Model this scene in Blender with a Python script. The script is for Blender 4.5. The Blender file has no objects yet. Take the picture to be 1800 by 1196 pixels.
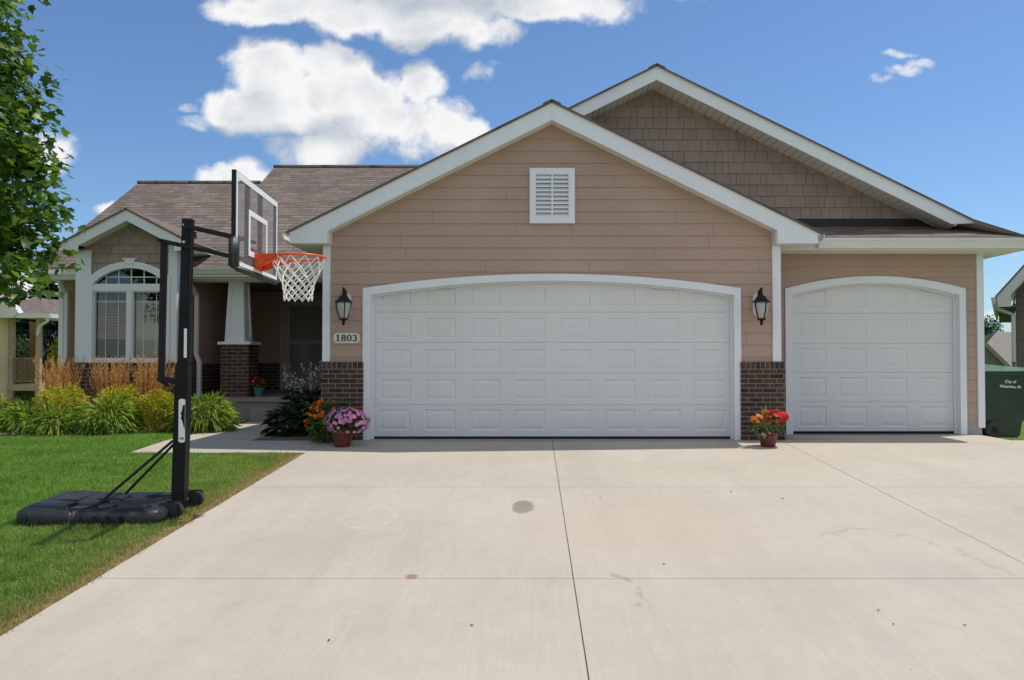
import bpy, bmesh, math, random
import numpy as np
from mathutils import Vector, Matrix
R = math.radians
rnd = random.Random(7)
rng = np.random.default_rng(11)
SC = bpy.context.scene
COL = SC.collection

# ------------------------------------------------------------------ camera geometry (metres)
F = 1373.0; CX = 937.0; CY = 598.0; PIT = math.atan(30 / F); HC = 1.109
def P(px, py, Y):
    u = (px - CX) / F; v = (CY - py) / F
    t = Y / (math.cos(PIT) - v * math.sin(PIT))
    return Vector((u * t, Y, HC + t * (math.sin(PIT) + v * math.cos(PIT))))
def PX(px, Y): return P(px, 628, Y).x
def PZ(py, Y): return P(CX, py, Y).z

def sstep(a, b, x):
    t = np.clip((x - a) / (b - a), 0, 1)
    return t * t * (3 - 2 * t)
def gz(X, Y):
    """height of the ground: the drive falls towards the street, the yards fall away behind"""
    X = np.asarray(X, float); Y = np.asarray(Y, float)
    z = np.where(Y < 10.35, 0.053 * (Y - 10.35), 0.0)
    z = np.where(Y < -6, 0.053 * (-16.35), z)
    z = z - 0.09 * sstep(6.35, 6.75, X) * sstep(8.5, 10.4, Y)
    back = np.maximum(sstep(15, 30, Y), 0) * 1.2 + np.maximum(sstep(28, 60, Y), 0) * 2.2
    z = z - back * np.where(X > -9.3, np.where(X > 7.5, 1, 1), 1)
    return z
def G(x, y): return float(gz(x, y))

# ------------------------------------------------------------------ materials
def newmat(name):
    m = bpy.data.materials.new(name); m.use_nodes = True
    nt = m.node_tree; b = nt.nodes['Principled BSDF']
    return m, nt, b
def nd(nt, t, **kw):
    n = nt.nodes.new(t)
    for k, v in kw.items(): setattr(n, k, v)
    return n
def inp(nt, sock, v):
    if hasattr(v, 'links') or isinstance(v, bpy.types.NodeSocket): nt.links.new(v, sock)
    else: sock.default_value = v
def mathn(nt, op, a, b=0.0, c=0.0, clamp=False):
    n = nd(nt, 'ShaderNodeMath', operation=op, use_clamp=clamp)
    inp(nt, n.inputs[0], a); inp(nt, n.inputs[1], b); inp(nt, n.inputs[2], c)
    return n.outputs[0]
def mix(nt, fac, a, b, blend='MIX'):
    n = nd(nt, 'ShaderNodeMix', data_type='RGBA', blend_type=blend)
    inp(nt, n.inputs[0], fac)
    for s, v in ((n.inputs[6], a), (n.inputs[7], b)):
        if isinstance(v, (tuple, list)): s.default_value = (*v[:3], 1)
        else: nt.links.new(v, s)
    return n.outputs[2]
def objco(nt): return nd(nt, 'ShaderNodeTexCoord').outputs['Object']
def noise(nt, co, scale, detail=4, rough=.55, dist=0.0, out=0):
    n = nd(nt, 'ShaderNodeTexNoise'); nt.links.new(co, n.inputs['Vector'])
    n.inputs['Scale'].default_value = scale; n.inputs['Detail'].default_value = detail
    n.inputs['Roughness'].default_value = rough; n.inputs['Distortion'].default_value = dist
    return n.outputs[out]
def ramp(nt, fac, lo, hi):
    n = nd(nt, 'ShaderNodeMapRange'); n.inputs[1].default_value = lo; n.inputs[2].default_value = hi
    nt.links.new(fac, n.inputs[0]); return n.outputs[0]
def scaled(nt, co, s, loc=(0, 0, 0)):
    n = nd(nt, 'ShaderNodeMapping'); nt.links.new(co, n.inputs[0]); n.inputs['Scale'].default_value = s
    n.inputs['Location'].default_value = loc
    return n.outputs[0]
def bump(nt, b, h, strength=.3, dist=.01):
    n = nd(nt, 'ShaderNodeBump'); nt.links.new(h, n.inputs['Height'])
    n.inputs['Strength'].default_value = strength; n.inputs['Distance'].default_value = dist
    nt.links.new(n.outputs[0], b.inputs['Normal'])
def basic(name, col, rough=.6, var=.12, scale=3.0, metal=0.0, bmp=0.0, bscale=60, spec=None, island=0.0, streak=False):
    """principled surface with gentle blotches of wear, so nothing is one flat colour"""
    m, nt, b = newmat(name); co = objco(nt)
    if streak: n1 = noise(nt, scaled(nt, co, (1, 1, .12)), scale)
    else: n1 = noise(nt, co, scale)
    n1 = ramp(nt, n1, .3, .7)
    lo = tuple(c * (1 - var) for c in col); hi = tuple(min(1, c * (1 + var)) for c in col)
    c = mix(nt, n1, lo, hi)
    if island:
        g = nd(nt, 'ShaderNodeNewGeometry').outputs['Random Per Island']
        k = ramp(nt, g, 0, 1)
        c = mix(nt, k, mix(nt, 1.0, c, (1 - island,) * 3, 'MULTIPLY'), mix(nt, 1.0, c, (1 + island,) * 3, 'MULTIPLY'))
    nt.links.new(c, b.inputs['Base Color'])
    b.inputs['Roughness'].default_value = rough; b.inputs['Metallic'].default_value = metal
    if spec is not None: b.inputs['Specular IOR Level'].default_value = spec
    if bmp: bump(nt, b, noise(nt, co, bscale, 5, .6), bmp, .004)
    return m
def leafmat(name, cols, trans=.35, rough=.5, clump=1.2, spec=.35):
    """leaf colours differ leaf by leaf and clump by clump; some light comes through"""
    m, nt, b = newmat(name)
    g = nd(nt, 'ShaderNodeNewGeometry').outputs['Random Per Island']
    cr = nd(nt, 'ShaderNodeValToRGB'); nt.links.new(g, cr.inputs[0])
    el = cr.color_ramp.elements
    while len(el) < len(cols): el.new(.5)
    for i, c in enumerate(cols):
        el[i].position = i / max(1, len(cols) - 1); el[i].color = (*c, 1)
    nz = ramp(nt, noise(nt, objco(nt), clump, 2), .3, .7)
    c = mix(nt, 1.0, cr.outputs[0], mix(nt, nz, (.78, .8, .78), (1.18, 1.15, 1.0)), 'MULTIPLY')
    nt.links.new(c, b.inputs['Base Color']); b.inputs['Roughness'].default_value = rough
    b.inputs['Specular IOR Level'].default_value = spec
    t = nd(nt, 'ShaderNodeBsdfTranslucent'); nt.links.new(mix(nt, 1.0, c, (1.25, 1.2, .6), 'MULTIPLY'), t.inputs[0])
    ms = nd(nt, 'ShaderNodeMixShader'); ms.inputs[0].default_value = trans
    nt.links.new(b.outputs[0], ms.inputs[1]); nt.links.new(t.outputs[0], ms.inputs[2])
    nt.links.new(ms.outputs[0], nt.nodes['Material Output'].inputs[0])
    return m

M = {}
M['trim'] = basic('white_trim', (.755, .785, .825), .55, .035, 2.0, streak=True)
M['soffit'] = basic('soffit_white', (.72, .70, .66), .6, .04, 2.0)
M['gutter'] = basic('gutter_white', (.70, .70, .68), .4, .05, 1.5, spec=.4)
M['door_paint'] = basic('garage_door_white', (.70, .705, .715), .45, .025, 1.3)
M['seam'] = basic('door_seam', (.32, .33, .34), .8, .05)
M['shake'] = basic('shake_taupe', (.315, .240, .204), .8, .06, 6, bmp=.2, bscale=40, island=.07)
M['black_metal'] = basic('black_metal', (.012, .012, .013), .5, .25, 9, spec=.25)
M['pole_black'] = basic('pole_black', (.010, .010, .011), .55, .3, 5, bmp=.15, bscale=25, spec=.22)
M['plastic'] = basic('grey_black_plastic', (.028, .029, .031), .46, .35, 7, bmp=.25, bscale=18, spec=.4)
M['orange'] = basic('orange_metal', (.75, .085, .018), .4, .12, 14, spec=.5)
M['net'] = basic('net_white', (.80, .78, .74), .85, .06, 30)
M['white_paint'] = basic('white_paint', (.82, .82, .82), .4, .03, 8)
M['foundation'] = basic('foundation_concrete', (.33, .32, .30), .9, .12, 3, bmp=.3, bscale=50)
M['porch_concrete'] = basic('porch_concrete', (.27, .255, .235), .9, .12, 2.5, bmp=.2, bscale=50)
M['dark'] = basic('interior_dark', (.02, .02, .02), .9, .1)
M['blind'] = basic('blind_ivory', (.80, .77, .68), .6, .05, 3)
M['green_bin'] = basic('bin_green', (.014, .040, .022), .45, .18, 5, bmp=.12, bscale=30)
M['bin_lid'] = basic('bin_lid_green', (.30, .50, .40), .28, .15, 6)
M['terracotta'] = basic('pot_red', (.13, .022, .020), .5, .2, 8)
M['teal'] = basic('pot_teal', (.08, .28, .30), .4, .1, 8)
M['soil'] = basic('soil', (.05, .035, .025), .95, .3, 20, bmp=.6)
M['bark'] = basic('bark', (.10, .075, .055), .9, .3, 12, bmp=.8, bscale=25)
M['siding_dark'] = basic('storm_door_grey', (.40, .39, .37), .5, .06, 3)
M['shade_strip'] = basic('painted_shade', (.012, .012, .012), .6, .3, 8)  # near-black colour standing in for shade below the upper gable
M['plaque'] = basic('plaque_ivory', (.66, .64, .56), .5, .06, 20)
M['mulch'] = basic('mulch', (.16, .11, .075), .95, .4, 14, bmp=.9, bscale=35)
M['deck_wood'] = basic('deck_wood', (.42, .30, .22), .75, .12, 4)
M['deck_brown'] = basic('deck_brown', (.24, .15, .075), .7, .15, 5)
M['far_roof'] = basic('far_roof', (.22, .20, .18), .9, .1, 8, bmp=.3)
M['far_wall'] = basic('far_wall', (.16, .135, .115), .9, .08, 3)
M['neighbour_trim'] = basic('neighbour_trim', (.62, .62, .62), .6, .05, 2)
M['lantern_back'] = basic('lantern_back_white', (.74, .74, .73), .5, .04, 5)

def splash(m, z1=.30, amt=.35):
    nt = m.node_tree; b = nt.nodes['Principled BSDF']; old = b.inputs['Base Color'].links[0].from_socket; co = objco(nt)
    sep = nd(nt, 'ShaderNodeSeparateXYZ'); nt.links.new(co, sep.inputs[0])
    k = nd(nt, 'ShaderNodeMapRange'); k.inputs[1].default_value = z1; k.inputs[2].default_value = 0; nt.links.new(mathn(nt, 'ADD', sep.outputs[2], mathn(nt, 'MULTIPLY', noise(nt, co, 5, 4), .2)), k.inputs[0])
    f = mathn(nt, 'MULTIPLY', mathn(nt, 'MULTIPLY', k.outputs[0], ramp(nt, noise(nt, co, 22, 5, .7), .35, .7)), amt)
    st = ramp(nt, noise(nt, scaled(nt, co, (9, 9, .5)), 1.0, 4), .56, .8)
    c = mix(nt, f, old, (.42, .37, .31)); c = mix(nt, mathn(nt, 'MULTIPLY', st, .07), c, (.45, .42, .38))
    nt.links.new(c, b.inputs['Base Color']); bump(nt, b, noise(nt, scaled(nt, co, (40, 40, 220)), 1.0, 3, .6), .05, .002)
splash(M['door_paint'], .45, .5)
def siding_mat(name, col, var=.05, boards=True):
    m, nt, b = newmat(name); co = objco(nt)
    g = noise(nt, scaled(nt, co, (1.5, 1.5, 26)), 4, 5, .6)
    n2 = ramp(nt, noise(nt, co, .9, 3), .3, .7)
    c = mix(nt, n2, tuple(x * .94 for x in col), tuple(x * 1.06 for x in col))
    c = mix(nt, ramp(nt, g, .3, .7), mix(nt, 1.0, c, (1 - var,) * 3, 'MULTIPLY'), mix(nt, 1.0, c, (1 + var,) * 3, 'MULTIPLY'))
    nt.links.new(c, b.inputs['Base Color']); b.inputs['Roughness'].default_value = .62
    bump(nt, b, g, .12, .004)
    return m
M['siding'] = siding_mat('lap_siding_tan', (.425, .296, .234))
M['siding_neighbour'] = siding_mat('neighbour_siding', (.80, .58, .38))
M['siding_back'] = siding_mat('street_siding', (.55, .47, .36))

def brick_mats():
    m, nt, b = newmat('brick_face')
    g = nd(nt, 'ShaderNodeNewGeometry').outputs['Random Per Island']
    cr = nd(nt, 'ShaderNodeValToRGB'); nt.links.new(g, cr.inputs[0])
    pal = [(0, (.022, .017, .017)), (.3, (.056, .030, .024)), (.55, (.085, .042, .031)), (.8, (.045, .030, .027)), (1, (.105, .056, .037))]
    el = cr.color_ramp.elements
    while len(el) < len(pal): el.new(.5)
    for e, (p, c) in zip(el, pal): e.position = p; e.color = (*c, 1)
    n1 = ramp(nt, noise(nt, objco(nt), 26, 4), .3, .7)
    c = mix(nt, 1.0, cr.outputs[0], mix(nt, n1, (.65,) * 3, (1.3,) * 3), 'MULTIPLY')
    nt.links.new(c, b.inputs['Base Color']); b.inputs['Roughness'].default_value = .85
    bump(nt, b, noise(nt, objco(nt), 90, 4), .5, .004)
    return m, basic('mortar', (.30, .25, .205), .95, .15, 12, bmp=.4, bscale=90)
M['brick'], M['mortar'] = brick_mats()

def roof_mat(name, cols, row=.14, w=.30):
    m, nt, b = newmat(name); uv = nd(nt, 'ShaderNodeUVMap').outputs[0]
    br = nd(nt, 'ShaderNodeTexBrick'); nt.links.new(uv, br.inputs[0])
    br.offset = .37; br.offset_frequency = 2; br.squash = .7; br.squash_frequency = 3
    br.inputs['Scale'].default_value = 1; br.inputs['Brick Width'].default_value = w; br.inputs['Row Height'].default_value = row
    br.inputs['Mortar Size'].default_value = .005; br.inputs['Mortar Smooth'].default_value = .4; br.inputs['Bias'].default_value = 0
    br.inputs['Color1'].default_value = (*cols[0], 1); br.inputs['Color2'].default_value = (*cols[1], 1)
    br.inputs['Mortar'].default_value = (*cols[2], 1)
    n1 = ramp(nt, noise(nt, uv, 60, 3, .7), .25, .75); n2 = ramp(nt, noise(nt, uv, 1.1, 3), .3, .7)
    n3 = ramp(nt, noise(nt, scaled(nt, uv, (3.2, 7.1, 1)), 1.0, 2), .3, .7)
    c = mix(nt, 1.0, br.outputs[0], mix(nt, n1, (.72,) * 3, (1.28,) * 3), 'MULTIPLY')
    c = mix(nt, 1.0, c, mix(nt, n2, (.90, .91, .92), (1.1, 1.09, 1.07)), 'MULTIPLY')
    c = mix(nt, 1.0, c, mix(nt, n3, (.86, .87, .88), (1.14, 1.12, 1.1)), 'MULTIPLY')
    su = nd(nt, 'ShaderNodeSeparateXYZ'); nt.links.new(uv, su.inputs[0])
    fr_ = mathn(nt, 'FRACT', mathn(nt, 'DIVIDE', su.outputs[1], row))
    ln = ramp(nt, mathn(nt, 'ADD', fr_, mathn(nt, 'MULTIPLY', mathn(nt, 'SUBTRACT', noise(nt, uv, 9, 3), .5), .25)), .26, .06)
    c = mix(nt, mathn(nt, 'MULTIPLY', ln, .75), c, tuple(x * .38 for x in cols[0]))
    nt.links.new(c, b.inputs['Base Color']); b.inputs['Roughness'].default_value = .95
    b.inputs['Specular IOR Level'].default_value = .2
    bump(nt, b, mathn(nt, 'SUBTRACT', mathn(nt, 'MULTIPLY', n1, .25), br.outputs['Fac']), .6, .012)
    return m
M['roof'] = roof_mat('asphalt_shingles', ((.148, .116, .098), (.222, .182, .156), (.118, .094, .080)))

def driveway_mat():
    m, nt, b = newmat('drive_concrete'); co = objco(nt)
    base = mix(nt, ramp(nt, noise(nt, co, .55, 5, .6), .3, .7), (.440, .382, .304), (.504, .447, .364))
    fine = ramp(nt, noise(nt, co, 130, 3, .8), .2, .8)
    c = mix(nt, 1.0, base, mix(nt, fine, (.86,) * 3, (1.12,) * 3), 'MULTIPLY')
    mid = ramp(nt, noise(nt, co, 7, 6, .7), .25, .75)
    c = mix(nt, 1.0, c, mix(nt, mid, (.94, .94, .945), (1.05, 1.05, 1.04)), 'MULTIPLY')
    # broom / tyre streaks run up and down the drive
    st = ramp(nt, noise(nt, scaled(nt, co, (2.6, .22, 1)), 1.3, 5, .65), .50, .74)
    c = mix(nt, mathn(nt, 'MULTIPLY', st, .24), c, (.31, .275, .235))
    bl = ramp(nt, noise(nt, co, 1.5, 7, .72), .50, .72)
    c = mix(nt, mathn(nt, 'MULTIPLY', bl, .20), c, (.33, .295, .255))
    br_ = ramp(nt, noise(nt, scaled(nt, co, (90, 2.5, 1)), 1.0, 2), .3, .7)
    c = mix(nt, 1.0, c, mix(nt, br_, (.965,) * 3, (1.035,) * 3), 'MULTIPLY')
    wm = ramp(nt, noise(nt, scaled(nt, co, (.35, 1.6, 1), (4, 2, 0)), 1.0, 5, .65), .55, .8)
    c = mix(nt, mathn(nt, 'MULTIPLY', wm, .35), c, (.47, .375, .29))
    sep = nd(nt, 'ShaderNodeSeparateXYZ'); nt.links.new(co, sep.inputs[0])
    def spot(x, y, rx, ry, col, amt, soft=.35, jag=.35):
        dx = mathn(nt, 'DIVIDE', mathn(nt, 'SUBTRACT', sep.outputs[0], x), rx)
        dy = mathn(nt, 'DIVIDE', mathn(nt, 'SUBTRACT', sep.outputs[1], y), ry)
        d = mathn(nt, 'SQRT', mathn(nt, 'ADD', mathn(nt, 'MULTIPLY', dx, dx), mathn(nt, 'MULTIPLY', dy, dy)))
        d = mathn(nt, 'ADD', d, mathn(nt, 'MULTIPLY', mathn(nt, 'SUBTRACT', noise(nt, co, 5.5, 3), .5), jag * 2))
        k = nd(nt, 'ShaderNodeMapRange'); k.inputs[1].default_value = 1 + soft; k.inputs[2].default_value = 1 - soft
        k.inputs[3].default_value = 0; k.inputs[4].default_value = 1; nt.links.new(d, k.inputs[0])
        return mix(nt, mathn(nt, 'MULTIPLY', k.outputs[0], amt), c, col)
    c = spot(-.085, 6.80, .095, .22, (.205, .165, .13), .85, .14, .5)
    c = spot(-.77, 4.99, .040, .045, (.27, .135, .075), .8, .3, .3)
    
    c = spot(.9, 6.1, .9, .8, (.50, .40, .30), .35, .8, .5)
    c = spot(-.9, 8.6, 1.2, .5, (.36, .32, .29), .22, .8, .8)
    c = spot(.55, 8.9, .2, 1.2, (.34, .30, .27), .3, .8, .8)
    c = spot(2.0, 5.0, 1.3, .22, (.36, .33, .30), .2, .8, .8)
    c = spot(-1.75, 5.6, .16, 1.5, (.35, .31, .27), .28, .9, .8)
    def ringmark(x, y, r, wd, a0, a1, col, amt):
        dx = mathn(nt, 'SUBTRACT', sep.outputs[0], x); dy = mathn(nt, 'SUBTRACT', sep.outputs[1], y)
        d = mathn(nt, 'SQRT', mathn(nt, 'ADD', mathn(nt, 'MULTIPLY', dx, dx), mathn(nt, 'MULTIPLY', mathn(nt, 'MULTIPLY', dy, dy), .4)))
        e = mathn(nt, 'ABSOLUTE', mathn(nt, 'ADD', mathn(nt, 'SUBTRACT', d, r), mathn(nt, 'MULTIPLY', mathn(nt, 'SUBTRACT', noise(nt, co, 6, 3), .5), r * .5)))
        k = nd(nt, 'ShaderNodeMapRange'); k.inputs[1].default_value = wd; k.inputs[2].default_value = wd * .3; nt.links.new(e, k.inputs[0])
        an = mathn(nt, 'ARCTAN2', dy, dx)
        g_ = mathn(nt, 'MULTIPLY', mathn(nt, 'GREATER_THAN', an, R(a0)), mathn(nt, 'LESS_THAN', an, R(a1)))
        g_ = mathn(nt, 'MULTIPLY', g_, ramp(nt, noise(nt, co, 12, 3), .35, .6))
        return mix(nt, mathn(nt, 'MULTIPLY', mathn(nt, 'MULTIPLY', k.outputs[0], g_), amt), c, col)
    c = ringmark(.40, 4.72, .24, .028, -50, 75, (.22, .20, .18), .5)
    c = ringmark(-1.34, 6.45, .21, .03, -170, 175, (.60, .53, .43), .30)
    c = ringmark(2.5, 5.2, .55, .03, -20, 120, (.25, .22, .2), .35)
    c = spot(.2, 10.62, 3.4, .30, (.20, .185, .165), .75, .35, .12)  # darker concrete along the big door, painted in to deepen its shade strip
    c = spot(4.8, 11.3, 1.6, .26, (.20, .185, .165), .75, .35, .12)  # same painted-in shade at the foot of the third bay's door
    # little pits and specks
    vo = nd(nt, 'ShaderNodeTexVoronoi'); vo.inputs['Scale'].default_value = 3.3; nt.links.new(co, vo.inputs['Vector'])
    pit = mathn(nt, 'LESS_THAN', vo.outputs['Distance'], .016)
    gate = mathn(nt, 'GREATER_THAN', noise(nt, co, .9, 1), .55)
    c = mix(nt, mathn(nt, 'MULTIPLY', mathn(nt, 'MULTIPLY', pit, gate), .75), c, (.12, .09, .07))
    nt.links.new(c, b.inputs['Base Color']); b.inputs['Roughness'].default_value = .85
    bump(nt, b, fine, .25, .003)
    return m
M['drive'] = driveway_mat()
M['joint'] = basic('joint_dirt', (.13, .11, .09), .95, .3, 12)

def lawn_mat():
    m, nt, b = newmat('lawn_turf'); co = objco(nt)
    c = mix(nt, ramp(nt, noise(nt, co, 2.2, 5, .6), .3, .7), (.075, .170, .022), (.140, .250, .042))
    c = mix(nt, 1.0, c, mix(nt, ramp(nt, noise(nt, co, 70, 3, .8), .25, .75), (.55,) * 3, (1.3,) * 3), 'MULTIPLY')
    sep = nd(nt, 'ShaderNodeSeparateXYZ'); nt.links.new(co, sep.inputs[0])
    d = mathn(nt, 'ADD', mathn(nt, 'ABSOLUTE', mathn(nt, 'ADD', sep.outputs[0], 2.76)), mathn(nt, 'MULTIPLY', mathn(nt, 'SUBTRACT', noise(nt, co, 2.5, 4), .5), .5))
    k = nd(nt, 'ShaderNodeMapRange'); k.inputs[1].default_value = .42; k.inputs[2].default_value = .02; nt.links.new(d, k.inputs[0])
    near = mathn(nt, 'LESS_THAN', sep.outputs[1], 11)
    c = mix(nt, mathn(nt, 'MULTIPLY', k.outputs[0], near), c, (.26, .185, .095))
    nt.links.new(c, b.inputs['Base Color']); b.inputs['Roughness'].default_value = .95
    b.inputs['Specular IOR Level'].default_value = .1
    bump(nt, b, noise(nt, co, 90, 3), .6, .02)
    return m
M['lawn'] = lawn_mat()

def blade_mat():
    m, nt, b = newmat('grass_blades'); co = objco(nt)
    g = nd(nt, 'ShaderNodeNewGeometry').outputs['Random Per Island']
    at = nd(nt, 'ShaderNodeAttribute'); at.attribute_name = 'dry'
    c = mix(nt, g, (.088, .235, .024), (.275, .47, .085))
    c = mix(nt, 1.0, c, mix(nt, ramp(nt, noise(nt, co, 1.6, 6, .7), .32, .68), (.70, .80, .8), (1.40, 1.18, 1.45)), 'MULTIPLY')
    c = mix(nt, 1.0, c, mix(nt, ramp(nt, noise(nt, co, 9, 4, .7), .33, .67), (.68, .72, .7), (1.32, 1.26, 1.4)), 'MULTIPLY')
    c = mix(nt, at.outputs['Fac'], c, mix(nt, g, (.28, .22, .09), (.46, .35, .19)))
    nt.links.new(c, b.inputs['Base Color']); b.inputs['Roughness'].default_value = .6
    b.inputs['Specular IOR Level'].default_value = .25
    t = nd(nt, 'ShaderNodeBsdfTranslucent'); nt.links.new(mix(nt, 1.0, c, (1.2, 1.2, .6), 'MULTIPLY'), t.inputs[0])
    ms = nd(nt, 'ShaderNodeMixShader'); ms.inputs[0].default_value = .45
    nt.links.new(b.outputs[0], ms.inputs[1]); nt.links.new(t.outputs[0], ms.inputs[2])
    nt.links.new(ms.outputs[0], nt.nodes['Material Output'].inputs[0])
    return m
M['blades'] = blade_mat()

def glass_mat(name, tint, rough=.03, alpha=.25, ior=1.5):
    m, nt, b = newmat(name)
    gl = nd(nt, 'ShaderNodeBsdfGlossy'); gl.inputs['Roughness'].default_value = rough
    tr = nd(nt, 'ShaderNodeBsdfTransparent'); tr.inputs[0].default_value = (*tint, 1)
    fr = nd(nt, 'ShaderNodeFresnel'); fr.inputs[0].default_value = ior
    ms = nd(nt, 'ShaderNodeMixShader')
    f = mathn(nt, 'ADD', mathn(nt, 'MULTIPLY', fr.outputs[0], 1.0), alpha, clamp=True)
    nt.links.new(f, ms.inputs[0]); nt.links.new(tr.outputs[0], ms.inputs[1]); nt.links.new(gl.outputs[0], ms.inputs[2])
    nt.links.new(ms.outputs[0], nt.nodes['Material Output'].inputs[0])
    return m
M['glass'] = glass_mat('window_glass', (.80, .84, .83), .01, .07)
def acrylic():
    m, nt, b = newmat('acrylic_sheet')
    gl = nd(nt, 'ShaderNodeBsdfGlossy'); gl.inputs['Roughness'].default_value = .12
    tr = nd(nt, 'ShaderNodeBsdfTransparent'); tr.inputs[0].default_value = (.88, .89, .91, 1)
    df = nd(nt, 'ShaderNodeBsdfDiffuse'); df.inputs[0].default_value = (.62, .62, .64, 1)
    a = nd(nt, 'ShaderNodeMixShader'); nt.links.new(ramp(nt, noise(nt, objco(nt), 6, 4), 0, 9), a.inputs[0]); nt.links.new(tr.outputs[0], a.inputs[1]); nt.links.new(gl.outputs[0], a.inputs[2])
    c = nd(nt, 'ShaderNodeMixShader'); c.inputs[0].default_value = .16; nt.links.new(a.outputs[0], c.inputs[1]); nt.links.new(df.outputs[0], c.inputs[2])
    nt.links.new(c.outputs[0], nt.nodes['Material Output'].inputs[0]); return m
M['acrylic'] = acrylic()
def screen():
    """storm door glazing with an insect screen behind it: grey mixed in for pale reflection, half see-through"""
    m, nt, b = newmat('door_screen'); b.inputs['Base Color'].default_value = (.34, .35, .35, 1); b.inputs['Roughness'].default_value = .12; b.inputs['Specular IOR Level'].default_value = .6
    tr = nd(nt, 'ShaderNodeBsdfTransparent'); tr.inputs[0].default_value = (.8, .8, .8, 1); ms = nd(nt, 'ShaderNodeMixShader')
    ms.inputs[0].default_value = .45; nt.links.new(b.outputs[0], ms.inputs[1]); nt.links.new(tr.outputs[0], ms.inputs[2]); nt.links.new(ms.outputs[0], nt.nodes['Material Output'].inputs[0]); return m
M['screen'] = screen()
M['frost'] = basic('seeded_glass', (.42, .42, .40), .25, .12, 30)

M['maple'] = leafmat('maple_leaves', [(.028, .068, .011), (.055, .125, .016), (.10, .195, .024), (.19, .30, .042)], .42, .40)
M['spruce'] = leafmat('spruce_needles', [(.010, .022, .014), (.018, .036, .022), (.026, .050, .032)], .15, .7)
M['greenbush'] = leafmat('bush_leaves', [(.05, .11, .012), (.10, .19, .02), (.15, .25, .03)], .35, .5)
M['conifer'] = leafmat('conifer_needles', [(.04, .075, .045), (.06, .11, .065), (.09, .14, .09)], .2, .6)
M['spirea'] = leafmat('spirea_leaves', [(.20, .31, .03), (.38, .45, .045), (.54, .52, .06), (.56, .42, .06)], .42, .5, 5)
M['spirea_tip'] = leafmat('spirea_tips', [(.60, .46, .05), (.60, .32, .06), (.48, .22, .06)], .3, .5, 5)
M['yellowbush'] = leafmat('gold_leaves', [(.30, .28, .02), (.42, .36, .03)], .35, .5, 4)
M['daylily'] = leafmat('daylily_blades', [(.06, .145, .02), (.13, .255, .034), (.24, .36, .055), (.42, .44, .11)], .42, .45, 4)
M['reed_green'] = leafmat('reed_leaves', [(.09, .15, .03), (.15, .22, .05), (.32, .27, .10)], .35, .6)
M['plume'] = leafmat('reed_plumes', [(.48, .24, .10), (.72, .42, .20), (.88, .60, .34)], .4, .8)
M['hosta'] = leafmat('hosta_leaves', [(.012, .028, .012), (.022, .045, .016), (.04, .07, .025)], .2, .45, 4)
M['lilac'] = leafmat('lilac_petals', [(.50, .42, .58), (.65, .58, .70)], .3, .6)
M['potleaf'] = leafmat('pot_leaves', [(.035, .085, .016), (.06, .13, .024), (.11, .19, .04)], .3, .5, 6)
M['paleleaf'] = leafmat('pale_leaves', [(.25, .32, .12), (.38, .42, .22)], .3, .5, 6)
M['marigold'] = leafmat('marigold_petals', [(.75, .13, .01), (.85, .22, .015), (.80, .09, .01)], .2, .6, 6)
M['pink'] = leafmat('petunia_petals', [(.78, .28, .76), (.85, .44, .83), (.62, .12, .58)], .3, .6, 6)
M['red'] = leafmat('red_petals', [(.65, .02, .02), (.78, .05, .03), (.55, .01, .03)], .25, .6, 6)
M['coral'] = leafmat('coral_petals', [(.80, .20, .04), (.85, .32, .08)], .25, .6, 6)
M['stone'] = basic('river_stone', (.42, .35, .28), .85, .15, 9, island=.3)
M['dryleaf'] = basic('dry_leaf', (.10, .055, .03), .8, .2, 10)

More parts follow.
